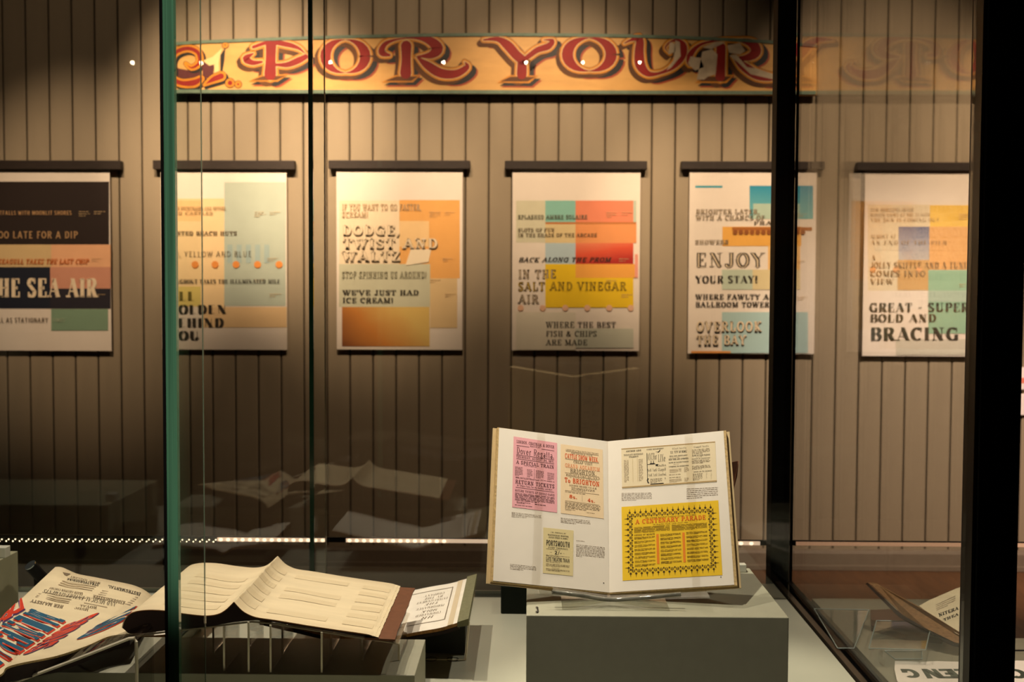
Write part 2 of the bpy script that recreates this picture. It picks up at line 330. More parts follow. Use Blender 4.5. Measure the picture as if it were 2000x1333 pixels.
POSTERS = [
 dict(x0=-29, x1=218, y0=334, y1=686, rail=(-45, 235, 313, 331), label='poster with black and navy bands reading THE SEA AIR, leftmost on the wall',
  blocks=[(-25, 355, 213, 478, (44, 32, 27)), (-25, 478, 100, 522, (222, 190, 138)), (100, 478, 216, 522, (244, 184, 138)), (-25, 522, 100, 603, (30, 34, 48)), (98, 522, 216, 564, (216, 152, 124)), (98, 564, 216, 603, (44, 40, 48)), (100, 604, 211, 646, (132, 160, 132))],
  texts=[('NIGHTFALLS WITH MOONLIT SHORES', -24, 412, 140, 420, SANS, (205, 160, 110), 0), ('TOO LATE FOR A DIP', -14, 452, 152, 466, SANS, (190, 150, 105), 0), ('SEAGULL TAKES THE LAST CHIP', -4, 506, 172, 516, HEAVY, (205, 110, 40), 3), ('THE SEA AIR', -26, 544, 190, 581, dict(th=.26, tn=.07, sl=.15, st=.1), (246, 224, 190), 0), ('WELL AS STATIONARY', -20, 621, 94, 630, SANS, D2, 0), ('TIMES', 102, 622, 127, 629, SANS, (176, 188, 160), 0)]),
 dict(x0=314, x1=561, y0=336, y1=684, rail=(298, 575, 313, 331), label='pale poster reading ALL GOLDEN BEHIND YOU with a row of orange dots',
  blocks=[(322, 388, 438, 600, (246, 214, 162)), (338, 392, 394, 432, (246, 200, 140)), (438, 356, 558, 598, (186, 196, 180)), (324, 560, 392, 598, (228, 206, 120)), (395, 600, 560, 640, (236, 200, 150))]+[(444+i*18, 478, 454+i*18, 514, (168, 188, 184)) for i in range(5)],
  dots=[(x, 517, 7, (236, 150, 72)) for x in (340, 381, 420, 461, 503, 545)],
  texts=[('STRIPED DECKCHAIRS AND OFFERS', 322, 404, 441, 411, SLAB, D3, 0), ('SAND CASTLES', 322, 414, 416, 420, SLAB, D3, 0), ('PAINTED BEACH HUTS', 322, 452, 463, 460, EGYPT, D2, 0), ('RED, YELLOW AND BLUE', 322, 491, 492, 502, dict(th=.09, tn=.08, sl=0, st=0), D2, 0), ('THROUGHOUT TAKES THE ILLUMINATED MILE', 316, 546, 547, 554, FAT, D1, 0), ('ALL', 328, 570, 381, 587, DECO, (110, 98, 40), 0), ('GOLDEN', 328, 596, 443, 613, DECO, D1, 0), ('BEHIND', 328, 622, 437, 639, DECO, D1, 0), ('YOU', 328, 647, 390, 664, DECO, D1, 0)]),
 dict(x0=657, x1=903, y0=336, y1=684, rail=(641, 918, 313, 330), label='poster reading DODGE, TWIST AND WALTZ with orange blocks and a brown square',
  blocks=[(663, 392, 780, 516, (242, 220, 186)), (780, 391, 898, 544, (240, 176, 98)), (780, 432, 838, 482, (244, 204, 146)), (662, 516, 840, 600, (206, 204, 176)), (840, 544, 893, 641, (230, 198, 146)), (668, 600, 839, 677, GB_)],
  texts=[('IF YOU WANT TO GO FASTER,', 668, 399, 823, 411, HEAVY, D3, 2), ('SCREAM!', 668, 414, 719, 425, HEAVY, D3, 2), ('DODGE,', 668, 440, 781, 459, EGYPT, D2, 1), ('TWIST AND', 669, 466, 855, 485, EGYPT, D2, 1), ('WALTZ', 668, 491, 782, 510, EGYPT, D2, 1), ('STOP SPINNING US AROUND!', 668, 531, 833, 544, HEAVY, (92, 84, 56), 2), ("WE'VE JUST HAD", 669, 567, 818, 577, EGYPT, D1, 0), ('ICE CREAM!', 669, 582, 768, 592, EGYPT, D1, 0)],
  quads=[((802, 487), (842, 487), (837, 512), (792, 519), (246, 228, 196))]),
 dict(x0=1001, x1=1248, y0=336, y1=686, rail=(986, 1264, 314, 331), label='poster with teal, coral and yellow blocks reading SALT AND VINEGAR AIR',
  blocks=[(1008, 392, 1065, 474, (216, 210, 180)), (1065, 392, 1124, 434, (140, 196, 180)), (1124, 392, 1237, 434, (236, 138, 102)), (1237, 392, 1243, 434, (190, 200, 180)), (1065, 434, 1124, 475, (226, 202, 150)), (1124, 434, 1243, 475, (236, 154, 94)), (1065, 434, 1243, 438, (196, 122, 66)), (1065, 475, 1124, 516, (186, 206, 212)), (1124, 475, 1237, 516, GR_), (1065, 516, 1237, 601, (246, 204, 34)), (1124, 516, 1242, 543, (246, 172, 76)), (1240, 497, 1246, 543, (240, 160, 140)), (1008, 610, 1124, 684, (230, 220, 198)), (1124, 642, 1237, 680, (212, 212, 192))],
  dots=[(x, 602, 6, (240, 190, 156)) for x in (1017, 1060, 1104, 1147, 1190, 1232)],
  texts=[('SPLASHED AMBRE SOLAIRE', 1012, 420, 1147, 428, HEAVY, (96, 96, 76), 0), ('SLOTS OF FUN', 1012, 446, 1083, 453, HEAVY, D2, 0), ('IN THE SHADE OF THE ARCADE', 1012, 456, 1166, 463, HEAVY, D2, 0), ('BACK ALONG THE PROM', 1012, 503, 1192, 512, HEAVY, D1, 3), ('IN THE', 1012, 527, 1086, 544, HEAVY, D2, 2), ('SALT AND VINEGAR', 1012, 551, 1223, 568, HEAVY, (98, 78, 30), 2), ('AIR', 1012, 576, 1052, 593, HEAVY, D2, 2), ('WHERE THE BEST', 1066, 629, 1203, 641, SLAB, D1, 0), ('FISH & CHIPS', 1066, 647, 1166, 658, SLAB, D1, 0), ('ARE MADE', 1066, 664, 1147, 675, SLAB, D1, 0)]),
 dict(x0=1347, x1=1590, y0=338, y1=692, rail=(1331, 1611, 315, 331), label='poster reading ENJOY YOUR STAY behind the rear black post, blue block above',
  blocks=[(1358, 363, 1411, 367, (50, 160, 176)), (1464, 363, 1588, 428, GBL), (1471, 398, 1562, 428, (186, 208, 188)), (1411, 443, 1565, 481, (240, 178, 84)), (1430, 444, 1586, 451, (176, 108, 50)), (1500, 481, 1563, 566, (242, 194, 124)), (1410, 527, 1470, 566, (196, 208, 186)), (1470, 527, 1563, 566, (226, 208, 160)), (1410, 610, 1578, 690, (176, 204, 200)), (1350, 686, 1427, 690, (236, 160, 84))],
  dots=[(1436+i*11, 454, 5, (150, 88, 40)) for i in range(13)],
  texts=[('BRIGHTER LATER,', 1359, 409, 1484, 418, EGYPT, D2, 2), ('WITH A CHANCE OF', 1359, 421, 1494, 430, EGYPT, D2, 2), ('FRANTIC', 1472, 432, 1552, 439, SLAB, D2, 0), ('SHOWERS', 1358, 469, 1423, 477, EGYPT, D2, 2), ('ENJOY', 1358, 494, 1493, 521, FAT, D1, 2), ('YOUR STAY!', 1358, 539, 1480, 553, FAT, D1, 0), ('WHERE FAWLTY AND', 1358, 575, 1524, 585, HEAVY, D1, 0), ('BALLROOM TOWERS', 1358, 590, 1512, 600, HEAVY, D1, 0), ('OVERLOOK', 1360, 628, 1487, 648, HEAVY, D1, 1), ('THE BAY', 1360, 655, 1457, 674, HEAVY, D1, 1)]),
 dict(x0=1690, x1=1938, y0=338, y1=697, rail=(1675, 1955, 317, 334), label='poster reading GREAT - SUPER BOLD AND BRACING, rightmost, with yellow and teal blocks',
  blocks=[(1695, 400, 1815, 568, (232, 214, 180)), (1816, 401, 1932, 443, (246, 200, 84)), (1755, 443, 1815, 508, GS_), (1815, 443, 1932, 527, (234, 178, 112)), (1753, 508, 1815, 567, (212, 168, 108)), (1813, 528, 1932, 652, (150, 190, 160)), (1813, 568, 1932, 590, (176, 196, 178)), (1750, 663, 1932, 694, (210, 204, 186))],
  dots=[(x, 527, 6, (238, 170, 110)) for x in (1705, 1750, 1795)],
  texts=[('NEW HORIZONS OFFER', 1700, 406, 1785, 413, ROMAN, D3, 0), ('WINTER VIEWS AT THE SEASIDE', 1700, 416, 1818, 423, ROMAN, D3, 0), ('THE SUN IS COMING OUT', 1700, 426, 1835, 433, ROMAN, D3, 0), ('ALMOST AT', 1700, 458, 1750, 466, ROMAN, D3, 0), ('AN END OF THE PIER', 1700, 470, 1850, 478, ROMAN, D3, 0), ('A', 1702, 499, 1710, 508, FAT, D3, 0), ('JOLLY SKIFFLE AND A TUNE', 1700, 512, 1890, 524, FAT, D3, 0), ('COMES INTO', 1700, 529, 1808, 540, FAT, D3, 0), ('VIEW', 1700, 545, 1746, 555, FAT, D3, 0), ('GREAT - SUPER', 1698, 592, 1893, 609, FAT, (70, 64, 52), 0), ('BOLD AND', 1699, 614, 1829, 629, FAT, (70, 64, 52), 0), ('BRACING', 1699, 640, 1873, 665, FAT, (48, 56, 50), 0)]),
]
MODES = {0: 'plain', 1: 'shadowed', 2: 'inline', 3: 'slanted'}
for d in POSTERS:
    PY = 5.272; pl = wallplane(PY); c0 = P((d['x0']+d['x1'])/2, d['y1'], PY)
    root = thing('hanging_poster', d['label'], 'poster', (c0.x, PY, c0.z), 'typographic posters on the back wall')
    mb = MB(); W = d['x1']-d['x0']; H = d['y1']-d['y0']
    sag = lambda v: .012*math.sin(v*3.14)*(1-v)
    A_ = P(d['x0'], d['y0'], PY); B_ = P(d['x1'], d['y1'], PY)
    mb.box(A_.x, B_.x, PY, PY+.0015, B_.z, A_.z+.03); mb.build('paper_sheet', PAPER, root)
    rl = d['rail']; a = P(rl[0], rl[2], 5.25); b = P(rl[1], rl[3], 5.25); mb = MB()
    mb.box(a.x, b.x, 5.25, PY-.002, b.z, a.z); mb.box(a.x, b.x, PY+.003, 5.29, b.z, a.z); rr = mb.build('hanging_rail', WOODR, root, bevel=.002)
    for t in (.2, .8):
        mb = MB(); xx = a.x+(b.x-a.x)*t; mb.tube([(xx, 5.2895, (a.z+b.z)/2), (xx, 5.302, (a.z+b.z)/2)], .006); mb.build('wall_hook', BLACK, root)
    for i, bk in enumerate(d['blocks']):
        mb = MB(); f = box_map(pl, *bk[:4]); rect(mb, f, 0, 0, 1, 1, 0, .0006+.0003*i)
        mb.build('printed_colour_block', ink(bk[4]) if isinstance(bk[4], tuple) else bk[4], root)
    for q in d.get('quads', ()):
        mb = MB(); mb.poly([pl(x, y, .0050) for x, y in q[:4]]); mb.build('printed_colour_block', ink(q[4]), root)
    for i, (x, y, r, c) in enumerate(d.get('dots', ())):
        mb = MB(); mb.poly([pl(x+r*math.cos(t*.5236), y+r*math.sin(t*.5236), .0055) for t in range(12)]); mb.build('printed_dot', ink(c), root)
    for (s, x0, y0, x1, y1, st, c, mode) in d['texts']:
        mb = MB(); f = box_map(pl, x0, y0, x1, y1); sl = .25 if mode == 3 else 0
        if mode == 1:
            for k in range(5): put(mb, s, f, dict(st, th=st['th']*1.05), 0, .1, dx=.0016*k*100/(x1-x0), dy=.030*k, off=.006+.0001*k)
            put(mb, s, f, dict(st, th=st['th']*.88, tn=st['tn']*.8), 1, .1, off=.0072)
        elif mode == 2:
            put(mb, s, f, st, 0, .08, off=.006); put(mb, s, f, dict(st, th=st['th']*.3, tn=.012, sl=0, st=0), 1, .08, dx=-.003, dy=.05, off=.0068)
        else: put(mb, s, f, st, 0, .06, slant=sl, off=.006)
        under = (242, 220, 186)
        for bk in d['blocks']:
            if isinstance(bk[4], tuple) and bk[0] <= (x0*.7+x1*.3) <= bk[2] and bk[1] <= (y0+y1)/2 <= bk[3]: under = bk[4]
        mb.build('printed_lettering', [ink(c), ink(under)], root)
    # small print columns at the top right of the sheet
    mb = MB(); f = box_map(pl, d['x0'], d['y0'], d['x1'], d['y1'])
    for (u, v, r) in ((.74, .22, 3), (.86, .22, 2), (.74, .60, 2), (.86, .68, 2), (.84, .48, 2)):
        words(mb, f, u, v, u+.09, v+.012*r, r, 0, .0058, ww=(.2, .5), fill=.35)
    mb.build('fine_print', ink((196, 166, 122)), root, kind='stuff')

# two white and pink wall labels at the right-hand edge of the view
for i, (y0, y1, lb) in enumerate(((718, 762, 'white wall label with a pink band, upper of the two beyond the right post'), (770, 812, 'white wall label, lower of the two beyond the right post'))):
    a = P(1972, y0, 5.285); b = P(2075, y1, 5.285); root = thing('wall_label', lb, 'sign', ((a.x+b.x)/2, 5.29, b.z), 'labels on the boarded wall at the right')
    mb = MB(); mb.box(a.x, b.x, 5.285, 5.299, b.z, a.z); mb.build('label_panel', mat('white_label_panel', (246, 232, 226), .5), root, bevel=.002)
    if i == 0:
        mb = MB(); mb.box(a.x+.0, b.x, 5.2835, 5.285, b.z+.03, b.z+.055); mb.build('pink_band', ink((235, 130, 110)), root)

# ================================================================== painted fairground sign
SY = 5.245; spl = wallplane(SY)
top = [(320, 85), (400, 80), (500, 76), (600, 72.5), (700, 69.5), (800, 67.5), (900, 66.3), (1000, 66), (1100, 66.6), (1200, 68), (1300, 70.5), (1400, 74.5), (1500, 80), (1595, 88)]
bot = [(x, 180+(x-320)*.0045) for x, y in top]
c0 = P(957, 182, SY)
sign = thing('painted_fairground_sign', 'long cream sign board reading FOR YOUR in red and gold letters, above the posters', 'sign', (c0.x, SY, c0.z))
outl = [spl(x, y, 0) for x, y in top]+[spl(x, y, 0) for x, y in reversed(bot)]
mb = MB(); mb.slab(outl, Vector((0, .030, 0))); mb.build('sign_board', mat('cream_sign_paint', (222, 168, 92), .45, .09, 7, stretch=(1, 1, 4)), sign)
TEAL = mat('dull_teal_paint', (104, 124, 104), .5, .15, 30)
mb = MB()
for i in range(len(top)-1):
    (xa, ya), (xb, yb) = top[i], top[i+1]
    mb.slab([spl(xa, ya-1, .001), spl(xb, yb-1, .001), spl(xb, yb+5, .001), spl(xa, ya+5, .001)], Vector((0, -.006, 0)))
mb.build('top_border', TEAL, sign)
mb = MB(); mb.slab([spl(320, 175, .001), spl(1593, 178, .001), spl(1593, 185, .001), spl(320, 182, .001)], Vector((0, -.006, 0))); mb.build('bottom_border', TEAL, sign)
mb = MB(); a = P(330, 184, 5.26); b = P(1570, 186.5, 5.26); mb.box(a.x, b.x, 5.262, 5.30, b.z, a.z+.02); mb.build('mounting_batten', BLACK, sign)  # black strip stands in for the narrow shadow under the sign
def crA(x, y): return (300+x/3.0303, 40+y/3.0303)
def crB(x, y): return (920+x/2.857, 40+y/2.857)
def smooth(pts, n=5):
    if len(pts) < 3:
        return [tuple(pts[0][k]+(pts[1][k]-pts[0][k])*i/n for k in range(3)) for i in range(n+1)]
    out = []
    for i in range(len(pts)-1):
        p0, p1, p2, p3 = pts[max(i-1, 0)], pts[i], pts[i+1], pts[min(i+2, len(pts)-1)]
        for j in range(n):
            t = j/n; out.append(tuple(.5*((2*p1[k])+(-p0[k]+p2[k])*t+(2*p0[k]-5*p1[k]+4*p2[k]-p3[k])*t*t+(-p0[k]+3*p1[k]-3*p2[k]+p3[k])*t**3) for k in range(3)))
    return out+[pts[-1]]
def ribbon(mb, pts, grow, off, m, dx=0, dy=0):
    n = len(pts); L, Rr = [], []
    for i, (x, y, h) in enumerate(pts):
        xa, ya, _ = pts[max(i-1, 0)]; xb, yb, _ = pts[min(i+1, n-1)]; l = math.hypot(xb-xa, yb-ya) or 1; nx, ny = -(yb-ya)/l, (xb-xa)/l; hh = max(h+grow, .25)
        L.append((x+nx*hh+dx, y+ny*hh+dy)); Rr.append((x-nx*hh+dx, y-ny*hh+dy))
    if min(h for _, _, h in pts)+grow < -1.5: pass
    for i in range(n-1):
        if max(pts[i][2], pts[i+1][2])+grow <= 0: continue
        mb.poly([spl(*L[i], off), spl(*L[i+1], off), spl(*Rr[i+1], off), spl(*Rr[i], off)], m)
    if not (pts[0][:2] == pts[-1][:2]):
        for e in (0, -1):
            x, y, h = pts[e]; hh = h+grow
            if hh > .8: mb.poly([spl(x+dx+hh*math.cos(t*.5236), y+dy+hh*math.sin(t*.5236), off+.00005) for t in range(12)], m)
def ell(cx, cy, rx, ry, side, thin, n=28):
    out = []
    for i in range(n+1):
        t = 6.28318*i/n; out.append((cx+rx*math.cos(t), cy+ry*math.sin(t), thin+(side-thin)*abs(math.cos(t))**1.3))
    out[-1] = out[0]; return out
S_ = {}
S_['F'] = (crA, [[(695, 150, 42), (693, 230, 40), (690, 318, 46)], [(590, 158, 20), (680, 130, 22), (780, 140, 26), (860, 165, 20), (905, 205, 9)], [(720, 262, 18), (790, 262, 26), (850, 240, 30), (900, 215, 26)], [(640, 245, 18), (585, 250, 26), (545, 225, 30), (590, 195, 14)]], (560, 362, 640, 322, 800, 318, 735, 362), 0)
S_['O'] = (crA, [ell(1135, 212, 118, 98, 42, 12)], None, 0)
S_['R'] = (crA, [[(1495, 150, 42), (1495, 230, 38), (1492, 312, 44)], [(1395, 205, 18), (1350, 190, 30), (1370, 140, 24), (1440, 112, 16), (1540, 104, 16), (1630, 118, 34), (1680, 165, 44), (1640, 205, 32), (1560, 212, 12)], [(1555, 215, 12), (1620, 265, 34), (1700, 312, 38), (1790, 315, 34), (1855, 275, 26), (1840, 245, 12)]], (1350, 366, 1430, 324, 1580, 322, 1535, 366), 0)
S_['Y'] = (crB, [[(70, 108, 14), (150, 105, 24), (205, 140, 36), (250, 190, 36), (290, 225, 36)], [(285, 240, 36), (283, 300, 38)], [(315, 205, 24), (370, 165, 26), (430, 145, 28), (455, 112, 20), (405, 108, 12)]], (145, 348, 215, 305, 375, 308, 325, 350), 0)
S_['O2'] = (crB, [ell(660, 190, 122, 92, 42, 12)], None, 0)
S_['U'] = (crB, [[(855, 128, 12), (895, 108, 18), (940, 105, 30), (938, 180, 36), (945, 250, 38), (990, 298, 26), (1060, 292, 18), (1130, 255, 26), (1175, 195, 34), (1180, 135, 30), (1130, 112, 16), (1085, 150, 14), (1110, 185, 10)]], None, 0)
S_['R2'] = (crB, [[(1395, 150, 36), (1393, 230, 36), (1390, 312, 38)], [(1275, 225, 14), (1225, 240, 26), (1225, 190, 26), (1280, 135, 18), (1380, 112, 15), (1480, 108, 16), (1565, 128, 34), (1590, 175, 38), (1540, 208, 28), (1465, 206, 12)], [(1460, 205, 12), (1520, 255, 34), (1600, 305, 36), (1690, 318, 26), (1750, 290, 14)]], (1250, 348, 1310, 306, 1470, 303, 1425, 350), 1)
GOLD = mat('golden_yellow_sign_paint', (214, 136, 20), .45, .2, 12); OCH = mat('brown_ochre_sign_paint', (96, 54, 14), .55, .35, 9); REDP = mat('crimson_sign_paint', (148, 22, 10), .55, .15, 12)
CRL = mat('cream_line_sign_paint', (236, 206, 140), .45); ORP = mat('burnt_orange_sign_paint', (176, 74, 34), .45); BLK = mat('black_sign_paint', (26, 18, 14), .45); WORN = mat('worn_pale_sign_paint', (206, 186, 158), .6, .2, 18); OUTL = mat('umber_outline_sign_paint', (60, 34, 16), .45); MAR = mat('maroon_sign_paint', (92, 34, 34), .45)
for key, (cr, strokes, base, worn) in S_.items():
    k_ = 3.0303 if cr is crA else 2.857; mb = MB(); sts = []
    for st in strokes:
        s = st if len(st) > 20 else smooth(st); sts.append([(cr(x, y)+(h/k_,)) for x, y, h in s])
    for s in sts:
        ribbon(mb, s, .5, .0012, 4, 13, 11); ribbon(mb, s, 1, .0018, 3, 9.5, 8)
        for i in range(4): ribbon(mb, s, 1.5, .0022+.0001*i, 2, -1.9*(4-i)+.5, 1.9*(4-i))
        ribbon(mb, s, 2.4, .0028, 7, 0, 0); ribbon(mb, s, 1.6, .0032, 0)
    for s in sts: ribbon(mb, s, -2.0, .0038, 5); ribbon(mb, s, -3.3, .0043, 1)
    if base:
        q = [cr(base[i], base[i+1]) for i in (0, 2, 4, 6)]
        mb.poly([spl(x+8, y+9, .0013) for x, y in q], 4); mb.poly([spl(x+5, y+6, .0019) for x, y in q], 3)
        mb.poly([spl(x, y, .0034) for x, y in q], 0); cx = sum(x for x, y in q)/4; cy = sum(y for x, y in q)/4
        mb.poly([spl(cx+(x-cx)*.86, cy+(y-cy)*.62, .0040) for x, y in q], 2)
    if worn or key == 'U':
        pat = [((1290, 175), (1345, 160), (1375, 190), (1365, 300), (1320, 315), (1300, 330), (1260, 330)), ((1430, 140), (1500, 125), (1530, 170), (1500, 190), (1440, 180)), ((1440, 195), (1490, 235), (1560, 300), (1690, 330), (1690, 300), (1600, 270), (1540, 260), (1480, 190)), ((1225, 200), (1280, 210), (1300, 260), (1250, 280), (1210, 240)), ((1290, 150), (1370, 120), (1420, 122), (1340, 160))] if worn else [((1140, 110), (1165, 120), (1170, 200), (1120, 260), (1090, 280), (1130, 220)), ((1110, 120), (1140, 130), (1140, 175), (1100, 190))]
        for q in pat: mb.poly([spl(*cr(x, y), .0048) for x, y in q], 6)
    mb.build('painted_letter', [GOLD, REDP, OCH, BLK, ORP, CRL, WORN, OUTL], sign, label={'R2': 'worn letter R with pale flaked paint', 'U': 'letter U with flaked right arm'}.get(key))
# scrollwork at the left end
mb = MB()
for st, g in (([(112, 300, 20), (100, 240, 26), (130, 190, 24), (200, 165, 24), (262, 190, 24), (270, 250, 22), (225, 280, 18), (190, 255, 12)], 0), ([(110, 350, 26), (170, 372, 26), (240, 368, 30), (280, 345, 22)], 0), ([(300, 382, 10), (350, 350, 26), (400, 330, 30)], 0)):
    s = [(crA(x, y)+(h/3.03,)) for x, y, h in smooth(st)]
    ribbon(mb, s, 1.2, .0020, 3, 4, 4); ribbon(mb, s, 1, .0024, 7); ribbon(mb, s, 0, .0028, 0); ribbon(mb, s, -4.2, .0034, 1)
for x, y, r in ((452, 370, 27), (500, 378, 20), (424, 146, 18)):
    for c, e, o_ in ((7, 4, .0022), (0, 0, .0028), (1, -13, .0034)):
        if r+e > 3: mb.poly([spl(*crA(x+(r+e)*math.cos(t*.5236), y+(r+e)*math.sin(t*.5236)), o_) for t in range(12)], c)
for c, o_, q in ((3, .0019, [(395, 205), (425, 160), (418, 240), (408, 300), (440, 345), (395, 330)]), (8, .0021, [(288, 240), (330, 265), (365, 250), (350, 330), (290, 350)]), (5, .0023, [(290, 238), (350, 215), (405, 165), (385, 250), (388, 310), (360, 320), (358, 260), (330, 268)]), (8, .0016, [(130, 280), (230, 300), (280, 300), (285, 380), (130, 380)])):
    mb.poly([spl(*crA(x, y), o_) for x, y in q], c)
mb.build('painted_scrollwork', [GOLD, REDP, OCH, BLK, ORP, CRL, WORN, OUTL, MAR], sign)

# ================================================================== black bench and LED strip copying its reflection, behind the case
bz = P(700, 1106, 3.0).z
mb = MB(); mb.box(-4.0, .545, 2.66, 3.0, .04, bz); mb.box(-3.98, .52, 2.70, 2.98, 0, .04)
bench = tag(mb.build('low_bench', CLOTH, None, bevel=.004), 'long low black bench standing behind the display case', 'bench')
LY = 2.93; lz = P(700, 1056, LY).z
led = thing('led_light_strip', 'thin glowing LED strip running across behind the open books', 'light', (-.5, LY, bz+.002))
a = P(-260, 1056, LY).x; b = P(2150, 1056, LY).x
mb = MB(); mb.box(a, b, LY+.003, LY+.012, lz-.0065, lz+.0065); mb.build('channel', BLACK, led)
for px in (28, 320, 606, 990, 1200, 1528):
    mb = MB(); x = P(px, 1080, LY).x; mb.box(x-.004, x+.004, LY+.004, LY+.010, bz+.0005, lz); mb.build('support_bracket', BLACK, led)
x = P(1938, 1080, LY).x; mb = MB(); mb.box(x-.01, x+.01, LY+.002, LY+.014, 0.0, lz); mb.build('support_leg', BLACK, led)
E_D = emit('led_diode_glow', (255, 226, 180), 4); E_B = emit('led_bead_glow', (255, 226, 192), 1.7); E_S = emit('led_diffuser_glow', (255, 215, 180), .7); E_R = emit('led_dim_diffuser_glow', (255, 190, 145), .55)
def ball(mb, c, r, sx=1.0):
    for i in range(4):
        for j in range(8):
            def q(i, j):
                th = 3.14159*i/4; ph = 6.28318*j/8; return (c[0]+r*sx*math.sin(th)*math.cos(ph), c[1]+r*math.sin(th)*math.sin(ph), c[2]+r*math.cos(th))
            if i == 0: mb.poly([q(0, j), q(1, j), q(1, j+1)])
            elif i == 3: mb.poly([q(3, j), q(4, j), q(3, j+1)])
            else: mb.poly([q(i, j), q(i+1, j), q(i+1, j+1), q(i, j+1)])
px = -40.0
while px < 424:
    for dx, dy, r in ((0, 2, .0017), (4.6, -1.6, .0015)):  # paired dots copy the doubled reflection in the glass
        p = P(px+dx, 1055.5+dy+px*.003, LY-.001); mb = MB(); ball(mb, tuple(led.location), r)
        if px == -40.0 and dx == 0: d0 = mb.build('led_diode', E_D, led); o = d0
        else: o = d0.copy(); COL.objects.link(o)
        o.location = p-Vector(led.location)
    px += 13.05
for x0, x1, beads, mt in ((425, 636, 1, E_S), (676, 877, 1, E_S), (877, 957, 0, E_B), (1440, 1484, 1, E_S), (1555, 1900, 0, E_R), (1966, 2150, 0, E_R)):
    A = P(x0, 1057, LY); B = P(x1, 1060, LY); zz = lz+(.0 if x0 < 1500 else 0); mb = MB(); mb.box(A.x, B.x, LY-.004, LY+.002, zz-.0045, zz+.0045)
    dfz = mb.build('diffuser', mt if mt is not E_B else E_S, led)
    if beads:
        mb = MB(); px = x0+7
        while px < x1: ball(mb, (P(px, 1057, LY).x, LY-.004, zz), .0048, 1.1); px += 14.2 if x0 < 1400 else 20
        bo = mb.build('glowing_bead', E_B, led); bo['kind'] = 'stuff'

# ================================================================== the display case
SZ = P(1500, 1143, 2.55).z                 # height of the case floor
case = thing('display_case', 'large glass display case with black posts holding the open books', 'display case', (-.4, 2.0, 0))
mb = MB(); mb.box(-2.4, .556, 1.44, 2.450, SZ-.03, SZ); mb.box(.30, .556, 2.450, 2.56, SZ-.03, SZ); mb.build('case_floor', SHELF, case)
mb = MB(); mb.box(-2.38, .60, 1.42, 2.44, .0, SZ-.031); mb.box(.32, .60, 2.44, 2.56, .0, SZ-.031); mb.build('case_body', BLACK, case)
mb = MB(); mb.box(.5535, .604, 1.40, 1.45, .62, 2.55); mb.build('corner_post', BLACK, case, bevel=.002, label='near black corner post')
mb = MB(); mb.box(.549, .552, 1.405, 1.440, .62, 2.55); mb.build('post_seal', mat('brown_black_seal', (38, 26, 20), .4), case)
mb = MB(); mb.box(.549, .599, 2.565, 2.615, .60, 2.55); mb.build('corner_post', BLACK, case, bevel=.002, label='rear black corner post')
mb = MB(); mb.box(.561, .572, 1.45, 2.565, SZ-.03, SZ+.004, 0); mb.box(.572, .576, 1.45, 2.565, SZ-.03, SZ+.001, 1); mb.box(.586, .598, 1.45, 2.565, SZ-.03, SZ+.006, 1)
mb.build('bottom_rail', [mat('bronze_brown_rail', (58, 48, 38), .35), BLACK], case)
mb = MB(); mb.box(.5765, .5855, 1.45, 2.565, SZ-.01, 2.5); mb.build('glass_pane', ARGLASS, case, label='side glass pane between the two posts')
FY = 1.424
xa = P(345, 700, FY).x; xb = P(320.5, 700, FY).x; xc = P(397, 700, FY+.02).x; top_z = 2.5
mb = MB(); mb.box(xa, .5485, FY, FY+.010, SZ+.001, top_z); fg = mb.build('glass_pane', GLASS, case, label='front sliding glass pane, right')
mb = MB(); mb.box(xb+.002, xa-.0003, FY, FY+.010, SZ-.02, top_z); mb.build('pane_edge', GEDGE, fg)
mb = MB(); mb.box(xb-.0018, xb+.0016, FY-.001, FY+.011, SZ-.02, top_z); mb.build('edge_seal', SEAL, fg)
mb = MB(); mb.box(-2.3, xc-.001, FY+.018, FY+.028, SZ+.001, top_z); fg = mb.build('glass_pane', GLASS, case, label='front sliding glass pane, left')
mb = MB(); mb.box(xc-.0005, xc+.0003, FY+.018, FY+.020, SZ-.02, top_z); mb.build('pane_edge', mat('pale_glass_arris', (120, 140, 120), .2, .5, 3), fg)
BY = 2.425
xa = P(612, 600, BY).x; xb = P(603.5, 600, BY).x; xc = P(636, 600, BY+.02).x
mb = MB(); mb.box(xa, .560, BY, BY+.008, SZ+.001, top_z); rg = mb.build('glass_pane', GLASS, case, label='rear sliding glass pane, right')
mb = MB(); mb.box(xb, xa-.0003, BY, BY+.008, SZ+.001, top_z); mb.build('pane_edge', GEDGE_D, rg)
mb = MB(); mb.box(-2.3, xc-.0002, BY+.012, BY+.020, SZ+.001, top_z); rg = mb.build('glass_pane', GLASS, case, label='rear sliding glass pane, left')
mb = MB(); mb.box(xc-.0012, xc+.0006, BY+.012, BY+.020, SZ+.001, top_z); mb.build('pane_edge', mat('grey_glass_arris', (128, 118, 96), .3), rg)
mb = MB(); mb.box(-2.3, .30, BY+.0205, BY+.026, SZ+.0005, SZ+.009); mb.build('glass_channel', mat('pale_metal_channel', (150, 155, 140), .3), case)

